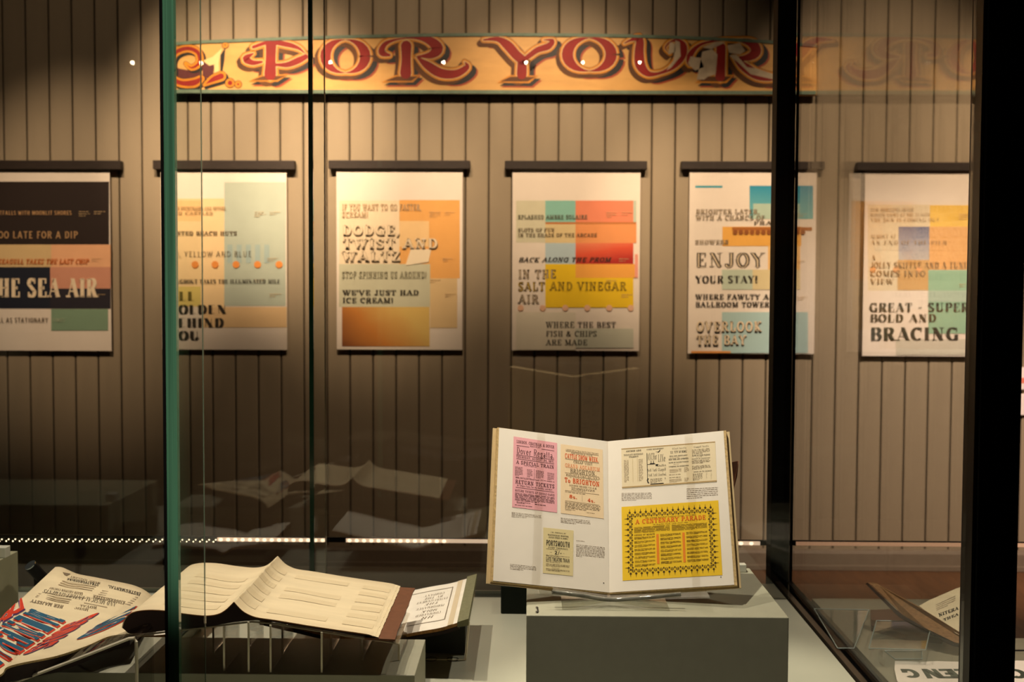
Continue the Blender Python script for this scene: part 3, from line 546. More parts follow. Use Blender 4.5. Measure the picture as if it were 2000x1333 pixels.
# ================================================================== neighbouring case floor at the right with its sheet and book
NZ = SZ
nb_ = thing('neighbouring_display_case', 'second display case beyond the right-hand posts, grey floor', 'display case', (1.4, 2.0, 0))
mb = MB(); mb.box(.612, .905, 1.3, 2.44, NZ-.03, NZ); mb.box(.905, 2.6, 1.3, 2.165, NZ-.03, NZ); mb.build('case_floor', mat('shaded_grey_shelf', (128, 122, 102), .45), nb_)  # floor in a darker, browner grey than the main case
mb = MB(); mb.box(.62, 2.58, 1.32, 2.15, 0, NZ-.031); mb.build('case_body', BLACK, nb_)
sy = 2.085
mb = MB(); mb.box(.80, 2.58, sy, sy+.006, NZ+.0001, NZ+.0012); mb.build('floor_seam', SEAL, nb_)
def zplane(z): return Plane(Vector((0, 0, z)), Vector((1, 0, z)), Vector((0, 1, z)))
sp = zplane(NZ+.006)
sheet = thing('folded_paper_sheet', 'large cream sheet with bold dark green letters lying at the lower right corner', 'paper sheet', sp(1880, 1310))
edge = [(1748, 1292), (1775, 1292.5), (1800, 1293.5), (1830, 1292), (1860, 1293), (1900, 1293.5), (1930, 1292), (1970, 1293), (1985, 1291), (2060, 1292)]
mb = MB(); mb.slab([sp(x, y) for x, y in edge]+[sp(2200, 1450), sp(1790, 1450), sp(1770, 1352), sp(1752, 1330), sp(1747, 1308)], Vector((0, 0, -.003))); mb.build('paper', PAPER, sheet)
DG = ink((62, 68, 54))
for ch, x0, x1, y0, y1, k in (('G', 1757, 1792, 1308, 1325, -9), ('N', 1796, 1842, 1308, 1326, -9), ('E', 1828, 1874, 1308, 1326, -9), ('L', 1858, 1900, 1308, 1326, -9), ('L', 1900, 1942, 1308, 1326, -9), ('C', 1966, 2002, 1308, 1326, -9)):
    mb = MB(); q = quad_map(sp, (x1+10, y1), (x0+10, y1), (x0, y0), (x1-12 if ch in 'NEL' else x1-6, y0)); put(mb, ch, q, dict(th=.26, tn=.2, sl=0, st=0), off=.0006)
    mb.build('printed_letter', DG, sheet)
# open book standing in the neighbouring case
nbk = thing('open_book', 'thick brown-edged open book standing in the neighbouring case at right', 'book', P(1840, 1258, 2.07), None)
def pq(*a): return [P(*x) for x in a]
mb = MB(); mb.slab(pq((1702, 1143, 2.22), (1718, 1145, 2.22), (1800, 1190, 2.14), (1868, 1232, 2.08), (1900, 1252, 2.05), (1900, 1262, 2.05), (1866, 1256, 2.06), (1808, 1228, 2.10), (1764, 1202, 2.15)), Vector((.0, .02, 0)))
mb.build('page_block', mat('brown_page_edges', (142, 104, 66), .8, .3, 60, stretch=(3, 1, 14)), nbk)
mb = MB(); mb.slab(pq((1700, 1144, 2.219), (1762, 1203, 2.149), (1806, 1230, 2.099), (1866, 1259, 2.058), (1900, 1266, 2.048), (1900, 1270, 2.048), (1862, 1263, 2.058), (1800, 1234, 2.098), (1757, 1207, 2.149), (1697, 1147, 2.219)), Vector((0, .022, 0))); mb.build('cover_board', DKBR, nbk)
pg = Plane(P(1795, 1184, 2.16), P(1868, 1150, 2.20), P(1868, 1240, 2.075))
mb = MB(); mb.slab([pg(1795, 1184), pg(1815, 1173), pg(1868, 1150), pg(1900, 1140), pg(1900, 1254), pg(1868, 1238), pg(1812, 1197)], Vector((.004, .006, -.004))); mb.build('open_page', OLDP, nbk)
f = quad_map(pg, (1825, 1182), (1868, 1162), (1868, 1180), (1827, 1196)); mb = MB(); words(mb, f, .05, .02, .95, .95, 4, 0, .0006, ww=(.1, .3)); mb.build('printed_text', INKF, nbk)
f = quad_map(pg, (1832, 1200), (1872, 1186), (1872, 1192), (1834, 1206)); mb = MB(); put(mb, 'NITERA', f, EGYPT, off=.0008)
f = quad_map(pg, (1842, 1210), (1872, 1198), (1872, 1203), (1843, 1215)); put(mb, 'THEA', f, EGYPT, off=.0008); mb.build('printed_heading', INK, nbk)
wp = zplane(NZ+.012); q = [wp(x, y) for x, y in ((1700, 1192), (1745, 1190), (1850, 1232), (1840, 1246), (1770, 1240), (1702, 1222))]
mb = MB(); mb.slab(q, Vector((0, 0, -.0118))); tag(mb.build('book_support_wedge', mat('red_brown_leather', (84, 50, 34), .6), None), 'low red-brown support lying under the neighbouring open book', 'book stand')
# acrylic display blocks in the neighbouring case
def acr_sheet(name, pts, off, label, cat='display stand', foot=None, frame=.0022):
    pts = [Vector(p) for p in pts]; c = sum(pts, Vector())/len(pts); root = thing(name, label, cat, (c.x, c.y, min(p.z for p in pts)), None)
    mb = MB(); mb.slab(pts, off); mb.build('acrylic_sheet', TRAY, root)
    mb = MB(); n = len(pts)
    for i in range(n): mb.tube([pts[i], pts[(i+1) % n]], frame, 6)
    mb.build('polished_edge', mat('pale_polished_acrylic_edge', (132, 150, 146), .25), root); return root
zt1 = zplane(NZ+.006); zt2 = zplane(NZ+.032)
r1 = acr_sheet('acrylic_stand', [zt1(*p) for p in ((1590, 1190), (1697, 1192), (1668, 1267), (1636, 1267))], Vector((0, 0, -.003)), 'clear acrylic sheet stand just beyond the side glass, left of the acrylic tray', frame=.0011)
r2 = acr_sheet('acrylic_tray', [zt2(*p) for p in ((1712, 1213), (1820, 1215), (1808, 1270), (1697, 1267))], Vector((0, 0, -.003)), 'clear acrylic tray stand in the neighbouring case, below the open book', frame=.0011)
mb = MB()
for k, (x, y) in enumerate(((1728, 1269), (1800, 1270))):
    p = zt2(x, y); mb.box(p.x-.002, p.x+.002, p.y+.004, p.y+.03, NZ+.0005, p.z-.003)
mb.build('leg', ACR, r2)
mb = MB(); q = [zplane(NZ+.001)(x, y) for x, y in ((1728, 1272), (1800, 1272), (1801, 1288), (1748, 1288))]
for i in range(4): mb.tube([q[i], q[(i+1) % 4]], .0010, 6)
mb.build('foot', MATS['pale_polished_acrylic_edge'], r2)

# ================================================================== plinths on the case floor
def plinth(name, label, x0, x1, y0, y1, z1, m=PLINTH):
    mb = MB(); mb.box(x0, x1, y0, y1, SZ, z1); o = mb.build(name, m, None, bevel=.0012); return tag(o, label, 'plinth')
MZ = P(1300, 1205, 1.55).z; mx0 = P(1028, 1205, 1.55).x; mx1 = P(1541, 1205, 1.55).x
my1 = 1.83
mp = plinth('plinth', 'grey-green plinth numbered 3 under the upright open book', mx0, mx1, 1.55, my1, MZ)
lz_ = P(810, 1320, 1.69).z; lx = P(810, 1320, 1.69).x
plinth('plinth', 'low dark-shadowed plinth under the curling open books at left', -.955, lx, 1.69, 1.868, lz_)
a = P(35, 1077, 2.2)
plinth('plinth', 'tall grey-green plinth block at the left edge of the view', a.x-.45, a.x, 1.84, 2.2, a.z, mat('olive_grey_plinth', (140, 138, 112), .6))
# number label
tp = zplane(MZ+.0012)
mb = MB(); put(mb, '3', box_map(tp, 1045.5, 1186, 1052, 1197), dict(th=.24, tn=.2, sl=0, st=0), off=.0004)
tag(mb.build('number_label', INK, None), 'small black 3 printed at the front left of the plinth top', 'label')
# small acrylic cubes
def cube(px, py, w, Y, lb):
    a = P(px, py, Y); z0 = a.z; s = w/F*Y; mb = MB(); mb.box(a.x, a.x+s, Y, Y+s, z0, z0+s)
    o = mb.build('acrylic_cube', mat('frosted_acrylic', (190, 188, 172), .25, spec=.5), None, bevel=.001); return tag(o, lb, 'acrylic block', 'small frosted acrylic cubes')
ccz = P(1446, 1111, 1.80)
mb = MB(); x0 = P(1444, 1111, 1.80).x; mb.box(x0, x0+.0115, 1.80, 1.815, MZ+.0002, MZ+.0125); tag(mb.build('acrylic_cube', mat('frosted_acrylic', (196, 196, 182), .25, spec=.5), None, bevel=.001), 'tiny frosted acrylic cube at the back corner of the numbered plinth', 'acrylic block')
mb = MB(); x1 = P(15, 1085, 2.15).x; mb.box(x1-.024, x1, 2.14, 2.162, a.z+.0002, a.z+.020); tag(mb.build('acrylic_cube', MATS['frosted_acrylic'], None, bevel=.001), 'small frosted acrylic cube on the tall plinth at the left edge', 'acrylic block')
# dark green box behind the plinth
Yb = (SZ-EYE.z)/ray(1000, 1200).z*ray(1000, 1200).y
a = P(978, 1200, Yb); b = P(1040, 1146, Yb); mb = MB(); mb.box(a.x, a.x+.12, Yb, Yb+.09, SZ+.0005, b.z)
tag(mb.build('storage_box', mat('dark_green_cloth', (14, 26, 16), .7), None, bevel=.002), 'dark green box on the case floor behind the numbered plinth', 'box')
# small black spotlight behind the left book
hp = P(60, 1108, 2.32)
sl_ = thing('mini_spotlight', 'small black spotlight with a silver lens ring beside the tall plinth', 'light', (hp.x+.006, 2.32, SZ))
mb = MB(); mb.tube([(hp.x+.006, 2.33, SZ+.0005), (hp.x+.006, 2.33, hp.z-.015)], .004); mb.tube([(hp.x+.006, 2.33, SZ+.0005), (hp.x+.006, 2.33, SZ+.006)], .018, 14); mb.build('stem', BLACK, sl_)
mb = MB(); mb.tube([(hp.x+.018, 2.335, hp.z-.028), (hp.x+.002, 2.315, hp.z+.004)], .0125, 14); mb.build('lamp_head', BLACK, sl_, smooth=False)
mb = MB(); mb.tube([(hp.x+.002, 2.3150, hp.z+.0042), (hp.x+.0012, 2.314, hp.z+.0058)], .0122, 14); mb.build('lens', mat('silver_lens', (170, 180, 180), .15, metallic=.9), sl_)

# ceiling track spotlights in the gallery behind the viewer; the rear glass shows each as a glint
for px, where in ((255, 'left of the sign board'), (390, 'on the scrollwork of the sign'), (645, 'at the left of the O in FOR'), (865, 'on the R of FOR'), (1025, 'on the stem of the Y'), (1135, 'inside the O of YOUR'), (1245, 'on the U of YOUR')):
    v = 2*BY+2.0; X = (px-1034)/F*v; Z = EYE.z+(445/F)*v
    t = thing('track_spotlight', 'black track spotlight seen as a bright glint '+where, 'spotlight', (X, -2.05, Z), 'track spotlights glinting in the glass')
    mb = MB(); mb.tube([(X, -2.13, Z+.02), (X, -2.012, Z-.001)], .035, 16); mb.build('lamp_head', BLACK, t)
    mb = MB(); mb.tube([(X, -2.0115, Z-.001), (X, -2.006, Z-.002)], .0085, 12); mb.build('lens', MATS.get('spot_lens_glow') or emit('spot_lens_glow', (255, 225, 185), 120), t)
    mb = MB(); mb.tube([(X, -2.10, Z+.03), (X, -2.10, 3.5)], .008, 8); mb.build('stem', BLACK, t)

# ================================================================== upright open book on the numbered plinth
Yl, Yt = 1.60, 1.705
BL = P(955, 1136, Yl); TL = P(966, 833, Yt); GBt = P(1190, 1161, Yl+.035)
LP = Plane(BL, TL, GBt); BR = P(1446, 1146, Yl); TR = P(1422, 840, Yt); RP = Plane(BR, TR, GBt)
GTt = (LP(1187, 862)+RP(1187, 862))/2
bk = thing('open_book', 'large upright open book of railway handbills and a yellow parade bill', 'book', (GBt.x, GBt.y, MZ))
def leaf(name, pl, pts, t0, t1, m, **k):
    mb = MB(); mb.slab([pl(x, y, t0) for x, y in pts], pl.n*(t1-t0)); return mb.build(name, m, bk, **k)
# cover boards lie behind the page blocks
leaf('cover_board', LP, [(966, 832), (1187, 861), (1190, 1163), (953, 1137)], -.014, -.0105, BOARD_)
leaf('cover_board', RP, [(1424, 839), (1187, 861), (1190, 1163), (1447, 1146)], -.014, -.0105, BOARD_)
leaf('page_block', LP, [(972, 835), (1187, 863), (1190, 1160), (960, 1136)], -.0100, -.0006, EDGEP)
leaf('page_block', RP, [(1418, 841), (1187, 863), (1190, 1160), (1440, 1144)], -.0100, -.0006, EDGEP)
def page(pl, pts, side):
    mb = MB(); n = 14
    (x0, y0), (x1, y1), (x2, y2), (x3, y3) = pts      # outer top, gutter top, gutter bottom, outer bottom
    def fn(u, v):
        x = (x0+(x1-x0)*u)*(1-v)+(x3+(x2-x3)*u)*v; y = (y0+(y1-y0)*u)*(1-v)+(y3+(y2-y3)*u)*v
        return pl(x, y, -.0)+pl.n*(-.0003*max(0, (u-.955)/.045)**2)
    mb.grid(fn, 22, 2, 0); return mb.build('open_page', PAGE, bk, smooth=True)
page(LP, [(975, 836), (1187, 862.5), (1190, 1158), (963, 1135)], 0)
page(RP, [(1413, 842), (1187, 862.5), (1190, 1158), (1434, 1143)], 1)
for off, d_ in ((.0, 0), (-.003, 3), (-.006, 6)):
    pass
def clip(pl, q, rgb, name, label):
    mb = MB(); mb.poly([pl(x, y, .0004) for x, y in q]); o = mb.build(name, ink(rgb), bk, label=label); return o, quad_map(pl, *q)
def lines(f, items, inkm, parent, o0=.0007):
    mb = MB()
    for s, u0, v0, u1, v1, st in items: put(mb, s, sub_map(f, u0, v0, u1, v1), st, 0, .08, off=o0)
    return mb.build('printed_text', inkm, parent)
def rules(f, items, m, parent, o0=.0007):
    mb = MB()
    for u0, v0, u1, v1 in items: rect(mb, f, u0, v0, u1, v1, 0, o0)
    return mb.build('printed_rule', m, parent)
def small(f, items, m, parent, o0=.0007, ww=(.04, .12)):
    mb = MB()
    for u0, v0, u1, v1, n in items: words(mb, f, u0, v0, u1, v1, n, 0, o0, ww=ww)
    return mb.build('fine_print', m, parent, kind='stuff')
PINKI = mat('dark_plum_ink', (74, 36, 40), .7)
CONDN = dict(th=.22, tn=.1, sl=.05, st=.06)
o, f = clip(LP, [(1003, 853), (1088, 866), (1088, 1002), (1000, 991)], (244, 176, 184), 'handbill', 'pink handbill for a special train')
lines(f, [('LONDON, CHATHAM, & DOVER', .07, .045, .93, .085, SLAB), ('RAILWAY', .38, .095, .62, .113, SLAB), ('Dover Regatta.', .07, .14, .93, .235, ROMAN), ('THURSDAY, AUGUST 24, 1871.', .07, .262, .93, .292, SLAB), ('A SPECIAL TRAIN', .07, .33, .93, .378, SLAB), ('RETURN TICKETS', .06, .605, .94, .658, SLAB), ('At Single Fares for the Double Journey.', .1, .67, .9, .695, SANS), ('RETURN TICKETS AT SINGLE FARES', .06, .742, .94, .772, SLAB)], PINKI, o)
rules(f, [(.07, .118, .36, .123), (.64, .118, .93, .123), (.07, .247, .93, .252), (.07, .306, .93, .311), (.07, .712, .93, .717), (.48, .42, .485, .56)], PINKI, o)
small(f, [(.25, .385, .72, .395, 1), (.05, .415, .22, .55, 7), (.32, .43, .44, .55, 6), (.52, .43, .70, .545, 6), (.78, .44, .93, .55, 6), (.06, .56, .94, .585, 2), (.06, .785, .94, .90, 6), (.1, .91, .4, .94, 2), (.5, .91, .94, .93, 1), (.06, .955, .7, .97, 1)], PINKI, o, ww=(.05, .16))
o, f = clip(LP, [(1095, 868), (1177, 879), (1179, 1014), (1095, 1003)], (250, 222, 182), 'handbill', 'cream and orange handbill for a cattle show')
ORI = ink((222, 92, 40)); ORL = ink((236, 152, 104))
lines(f, [('CATTLE SHOW WEEK.', .1, .125, .9, .195, CONDN), ('To BRIGHTON', .09, .475, .91, .545, HEAVY), ('8s.', .2, .715, .38, .765, EGYPT), ('4s.', .62, .735, .8, .785, EGYPT)], ORI, o)
lines(f, [('GRAND AQUARIUM', .1, .27, .92, .325, SLAB)], ORL, o)
lines(f, [('LONDON BRIGHTON & SOUTH COAST RAILWAY', .12, .06, .9, .082, SANS), ('SMITHFIELD CLUB', .25, .1, .75, .12, SLAB), ('CHEAP VISIT', .3, .215, .75, .25, SLAB), ('BRIGHTON.', .22, .335, .84, .395, SLAB), ('Wednesday & Friday, Dec. 13 & 15', .12, .415, .92, .438, SANS), ('A CHEAP TRAIN', .2, .455, .85, .47, ROMAN), ('LONDON BRIDGE 9.0 A.M.', .2, .565, .85, .59, SLAB)], INK2, o)
rules(f, [(.12, .09, .9, .094), (.1, .203, .9, .207), (.1, .404, .9, .408), (.12, .445, .9, .449), (.1, .66, .9, .664), (.1, .81, .9, .814), (.5, .70, .504, .79)], INK2, o)
small(f, [(.25, .6, .8, .65, 3), (.1, .672, .92, .69, 1), (.1, .82, .92, .92, 5), (.1, .925, .35, .95, 2), (.6, .935, .92, .95, 1)], INK2, o)
o, f = clip(LP, [(1061, 1031), (1120, 1037), (1119, 1126), (1060, 1120)], (232, 214, 162), 'handbill', 'buff handbill headed PORTSMOUTH')
lines(f, [('I.W. CENTRAL RY', .25, .075, .75, .1, SLAB), ('WHIPPINGHAM, WOOTTON,', .15, .135, .85, .165, HEAVY), ('HAVEN STREET & ASHEY,', .18, .185, .82, .215, HEAVY), ('PORTSMOUTH', .1, .265, .88, .385, CONDN), ('EVERY THURSDAY,', .17, .41, .83, .44, SLAB), ('2/-', .38, .49, .62, .565, HEAVY), ('LATE THEATRE TRAIN', .1, .635, .88, .72, CONDN)], INK, o)
small(f, [(.1, .45, .88, .47, 1), (.22, .52, .35, .535, 1), (.65, .52, .75, .535, 1), (.1, .585, .88, .62, 2), (.1, .73, .88, .75, 1), (.1, .775, .88, .84, 4), (.3, .86, .7, .875, 1), (.1, .885, .88, .94, 3)], INK2, o, ww=(.06, .16))
whole = quad_map(LP, (975, 836), (1187, 862.5), (1190, 1158), (963, 1135))
def cap(pl, q, rows, last=.5, m=mat('grey_caption_ink', (146, 130, 112), .7), ww=(.05, .14)):
    f = quad_map(pl, *q); mb = MB(); words(mb, f, 0, 0, 1, 1, rows, 0, .0004, fill=.42, ww=ww, last=last); mb.build('caption', m, bk, kind='stuff')
cap(LP, [(999, 1000), (1057, 1007), (1057, 1015), (999, 1011)], 4); cap(LP, [(1095, 1011), (1153, 1017), (1153, 1028), (1095, 1022)], 4)
cap(LP, [(996, 1101), (1047, 1107), (1047, 1118), (996, 1113)], 4); cap(LP, [(1125, 1055), (1146, 1057), (1146, 1060), (1125, 1058)], 1, .8)
cap(LP, [(1125, 1063), (1181, 1069), (1181, 1094), (1125, 1088)], 9, .2)
cap(RP, [(1214, 963), (1273, 962), (1273, 978), (1214, 979)], 6); cap(RP, [(1341, 954), (1402, 951), (1402, 972), (1341, 976)], 6)
mb = MB()
for pl, x, y in ((LP, 1179, 1139.5), (RP, 1408, 1128)): mb.poly([pl(x+dx, y+dy, .0004) for dx, dy in ((-1, -1), (1, -1), (1, 1), (-1, 1))])
mb.build('page_number', INK, bk)
# folded steamship leaflet
o, f = clip(RP, [(1213.5, 877), (1397, 863), (1400, 942), (1215, 955)], (240, 222, 186), 'steamship_leaflet', 'cream folding leaflet of a steamship line')
TAN = ink((190, 158, 106)); rules(f, [(0, .0, 1, .02), (0, .96, 1, .985)], TAN, o); rules(f, [(.115, .27, .12, .85), (.165, .27, .17, .85)], ink((216, 196, 156)), o)
lines(f, [('ANCHOR LINE', .05, .06, .21, .10, EGYPT), ('TRANSATLANTIC MEDITERRANEAN', .025, .15, .23, .19, SLAB), ('STEAMSHIPS', .08, .21, .18, .245, HEAVY), ('CABIN DEPARTMENT', .27, .06, .45, .09, EGYPT), ('Ocean Service', .54, .08, .69, .12, ROMAN), ('S.S. "CITY OF ROME,"', .52, .16, .7, .215, HEAVY), ('WILL SAIL REGULARLY', .51, .27, .7, .30, EGYPT), ('NEW YORK AND LIVERPOOL', .5, .345, .71, .385, EGYPT), ('RATES OF SALOON PASSAGE', .5, .43, .71, .46, HEAVY), ('LIVERPOOL OR QUEENSTOWN', .5, .53, .71, .56, EGYPT), ('Glasgow Service', .77, .075, .93, .12, ROMAN), ('RATES OF CABIN PASSAGE', .75, .295, .94, .33, HEAVY), ('GLASGOW OR LONDONDERRY', .745, .38, .94, .405, SLAB), ('LONDON AND THE CONTINENT', .76, .70, .95, .73, SLAB)], INK, o)
mb = MB()
for (t, u0, v0, u1, v1, sk) in (('Anchor', .275, .17, .375, .34, .0), ('Line', .385, .22, .465, .40, .1), ('Steamers', .38, .46, .47, .52, .1), ('New York-Glasgow', .27, .555, .47, .63, .1), ('New York-Liverpool', .28, .68, .47, .75, .1)): put(mb, t, sub_map(f, u0, v0, u1, v1), ROMAN, 0, .06, slant=sk, off=.0007)
rect(mb, f, .268, .16, .274, .82, 0, .0007); rect(mb, f, .274, .44, .36, .452, 0, .0007); rect(mb, f, .30, .42, .35, .44, 0, .0007); rect(mb, f, .31, .36, .316, .42, 0, .0007); rect(mb, f, .335, .36, .341, .42, 0, .0007)
mb.poly([f(u, v, .0007) for u, v in ((.262, .84), (.275, .79), (.285, .80), (.275, .85), (.29, .92), (.272, .91))]); mb.poly([f(u, v, .0007) for u, v in ((.36, .14), (.39, .15), (.41, .10), (.415, .12), (.395, .17))])
rect(mb, f, .30, .93, .44, .95, 0, .0007); rect(mb, f, .455, .80, .46, .84, 0, .0007); rect(mb, f, .36, .455, .385, .50, 0, .0007)
mb.build('ship_emblem_lettering', INK, o)
small(f, [(.3, .80, .43, .92, 4), (.51, .315, .7, .33, 1), (.55, .485, .66, .5, 1), (.75, .15, .94, .28, 4), (.79, .345, .9, .36, 1), (.745, .42, .94, .52, 4), (.745, .56, .94, .66, 4), (.75, .75, .86, .93, 6), (.89, .75, .91, .93, 6), (.94, .75, .96, .93, 6), (.5, .73, .7, .76, 1), (.5, .80, .7, .83, 1)], INK2, o, ww=(.04, .2))
small(f, [(.025, .29, .075, .85, 18), (.18, .29, .225, .85, 18), (.505, .6, .63, .7, 5), (.5, .85, .63, .94, 4), (.66, .58, .71, .70, 5), (.66, .84, .71, .94, 4)], INKF, o, ww=(.3, .8))
# yellow parade bill with ornamental border
o, f = clip(RP, [(1214, 991), (1403, 978), (1411, 1124), (1216, 1135)], (246, 202, 40), 'parade_bill', 'bright yellow bill reading A CENTENARY PARADE in an ornamental border')
mb = MB()
def orn(u, v, a, su, sv):
    ca, sa = math.cos(a), math.sin(a)
    def q(pts): mb.poly([f(u+(x*ca-y*sa)*su, v+(x*sa+y*ca)*sv, .0007) for x, y in pts])
    q([(-.10, -.35), (0, -1.35), (.10, -.35)]); q([(0, -.75), (.24, -.45), (0, -.15), (-.24, -.45)])
    for s in (-1, 1):
        q([(s*.12, -.2), (s*.34, -.05), (s*.5, -.3), (s*.44, .05), (s*.3, .12)]); q([(s*.5, .1), (s*.36, .3), (s*.5, .5), (s*.3, .42), (s*.22, .2)])
        q([(s*.1, .15), (s*.16, .55), (s*.0, .3)])
    q([(-.16, .5), (0, .35), (.16, .5), (0, .66)])
nx, ny = 16, 10
for i in range(nx):
    u = .055+(.89)*(i+.5)/nx; orn(u, .115, 0, .056, .062); orn(u, .885, math.pi, .056, .062)
for i in range(ny):
    v = .13+.74*(i+.5)/ny
    for u, s in ((.085, -1), (.915, 1)):
        def orn2(u, v, s):
            def q(pts): mb.poly([f(u+s*(-y)*.047, v+x*.078, .0007) for x, y in pts])
            q([(-.10, -.35), (0, -1.35), (.10, -.35)]); q([(0, -.75), (.24, -.45), (0, -.15), (-.24, -.45)])
            for t in (-1, 1):
                q([(t*.12, -.2), (t*.34, -.05), (t*.5, -.3), (t*.44, .05), (t*.3, .12)]); q([(t*.5, .1), (t*.36, .3), (t*.5, .5), (t*.3, .42), (t*.22, .2)]); q([(t*.1, .15), (t*.16, .55), (t*0, .3)])
            q([(-.16, .5), (0, .35), (.16, .5), (0, .66)])
        orn2(u, v, s)
ob = mb.build('ornamental_border', mat('dark_olive_ink', (88, 66, 20), .7), o, kind='stuff')
lines(f, [('A CENTENARY PARADE', .14, .185, .86, .245, EGYPT)], ink((228, 108, 30)), o)
OLI = mat('olive_brown_ink', (110, 84, 22), .7)
lines(f, [('The London Railway Carnival Parade, July 1885', .24, .165, .76, .18, SLAB), ('In Regents Park, 14th July 1985', .32, .26, .68, .275, SLAB), ('ORDER OF MARCH', .125, .385, .335, .405, EGYPT)], OLI, o)
rules(f, [(.35, .40, .375, .80), (.615, .40, .64, .80)], ink((240, 138, 36)), o)
small(f, [(.125, .285, .49, .37, 8), (.51, .285, .87, .37, 8)]+[(.125, .42+.053*i, .335, .455+.053*i, 4) for i in range(8)]+[(.39, .40+.053*i, .60, .435+.053*i, 4) for i in range(8)]+[(.655, .395+.053*i, .87, .43+.053*i, 4) for i in range(8)], OLI, o, ww=(.1, .4))
# polyester straps holding the pages
def strap(pl, q):
    mb = MB(); mb.slab([pl(x, y, .0012) for x, y in q], pl.n*.0003); mb.build('polyester_strap', VEIL, bk)
strap(LP, [(1049, 845), (1064, 847), (1054, 1147), (1038, 1145)]); strap(RP, [(1337, 849), (1352, 848), (1368, 1151), (1353, 1152)])
# worn leather flap showing behind the right cover
mb = MB(); q = [P(1424, 905, 1.725), P(1443, 901, 1.725), P(1440, 930, 1.715), P(1432, 962, 1.70), P(1424, 975, 1.70)]; mb.slab(q, Vector((0, .004, 0))); mb.build('leather_flap', BROWN, bk, label='dark red-brown leather flap behind the right cover')
# rotated lettering on the rear cover board, seen only as a reflection in the rear glass
mb = MB()
for k, (t, x0) in enumerate((('TNAT', 1260), ('HEINI', 1225))):
    for i, ch in enumerate(t):
        y = 1080-i*50; q = quad_map(RP, (x0+26, y-36), (x0+26, y), (x0, y), (x0, y-36)); put(mb, ch, q, HEAVY, off=-.0146)
mb.build('back_cover_lettering', INK, bk)
# acrylic cradle of the upright book
cr_ = thing('book_cradle', 'clear acrylic cradle holding up the open book on the numbered plinth', 'book stand', (GBt.x, 1.62, MZ))
def bent(pts, r, m=ACR):
    mb = MB(); mb.tube(pts, r, 8); return mb
lo = [P(1078, 1157, 1.585), P(1130, 1163, 1.59), P(1190, 1172, 1.60), P(1260, 1168, 1.59), P(1330, 1161, 1.585)]
mb = MB(); mb.tube(smooth(lo, 4), .0032, 8); mb.build('front_lip', mat('glassy_acrylic_rod', (120, 118, 108), .08, .3, 60, spec=.8), cr_, smooth=True)
lo2 = [P(1080, 1152, 1.60), P(1190, 1161, 1.63), P(1380, 1153, 1.60)]
mb = MB()
for (a, b) in ((lo2[0], lo2[1]), (lo2[1], lo2[2])):
    mb.hexa([a+Vector((0, -.02, -.004)), b+Vector((0, -.03, -.004)), b+Vector((0, -.03, -.0015)), a+Vector((0, -.02, -.0015))], [a+Vector((0, .03, -.004)), b+Vector((0, .03, -.004)), b+Vector((0, .03, -.0015)), a+Vector((0, .03, -.0015))])
mb.build('ledge', ACR, cr_)
for pl, q in ((LP, [(1060, 780), (1187, 810), (1190, 1165), (1080, 1155)]), (RP, [(1330, 790), (1187, 810), (1190, 1165), (1340, 1155)])):
    mb = MB(); mb.slab([pl(x, y, -.017) for x, y in [(1000, 870), (1187, 885), (1190, 1165), (1060, 1158)]] if pl is LP else [pl(x, y, -.017) for x, y in [(1390, 870), (1187, 885), (1190, 1165), (1340, 1155)]], pl.n*-.003); mb.build('back_panel', ACR, cr_)
z0 = MZ+.0005; mb = MB(); mb.box(GBt.x-.07, GBt.x+.08, 1.575, 1.80, z0, z0+.003)
mb.build('base_plate', ACR, cr_)
mb = MB(); mb.box(GBt.x-.004, GBt.x+.004, 1.645, 1.80, z0+.003, z0+.02); mb.build('spine_rib', ACR, cr_)
# ================================================================== the curling open book, left of centre
bk = thing('open_book', 'open book with curling blank cream pages and a loose brown board', 'book', (-.42, 1.85, lz_))
Y0, Y1 = 1.70, 2.00
prof = [(238, 1226), (243, 1210), (258, 1197), (285, 1192), (320, 1193), (360, 1199), (400, 1203), (425, 1200), (440, 1192), (452, 1181), (457, 1176.5), (463, 1183), (477, 1196), (500, 1206), (540, 1212), (600, 1222), (660, 1231), (715, 1239), (728, 1243)]
pv = [P(x, y, Y0) for x, y in prof]
def surf(pts, y0, y1, dz=0.0):
    n = len(pts)-1
    def fn(u, v):
        t = min(u*n, n-1e-6); i = int(t); p = pts[i].lerp(pts[i+1], t-i); return Vector((p.x, y0+(y1-y0)*v, p.z+dz))
    return fn
sm = smooth([(p.x, p.z, 0) for p in pv], 4); spv = [Vector((a, Y0, b)) for a, b, _ in sm]
def wav(fn, amp=.0008):
    return lambda u, v: fn(u, v)+Vector((0, 0, amp*math.sin(u*37+v*9)*math.sin(v*3.1)))
mb = MB(); mb.shell(wav(surf(spv, Y0, Y1)), surf(spv, Y0, Y1, -.0014), 90, 6, 0, 0, 1); mb.build('open_page', [OLDP, mat('orange_brown_page_edge', (150, 96, 46), .8)], bk, smooth=True)
bot = [P(x, y, Y0+.002) for x, y in ((238, 1227), (250, 1238), (275, 1239), (320, 1233), (360, 1229), (400, 1226), (425, 1222), (457, 1216), (500, 1212), (540, 1217), (600, 1227), (660, 1236), (715, 1246), (722, 1247))]
def under(dx0=.003):
    t = [Vector((p.x, Y0+.002, p.z-.0020)) for p in spv[:-1]]; return t
mb = MB(); lowx = sorted(bot, key=lambda p: p.x)
def zlow(x):
    for i in range(len(lowx)-1):
        if lowx[i].x <= x <= lowx[i+1].x: t = (x-lowx[i].x)/max(1e-9, lowx[i+1].x-lowx[i].x); return lowx[i].z*(1-t)+lowx[i+1].z*t
    return lowx[-1].z if x > lowx[-1].x else lowx[0].z
ut = under()
fa = lambda u, v: surf(ut, Y0+.003, Y1-.003)(u, v)
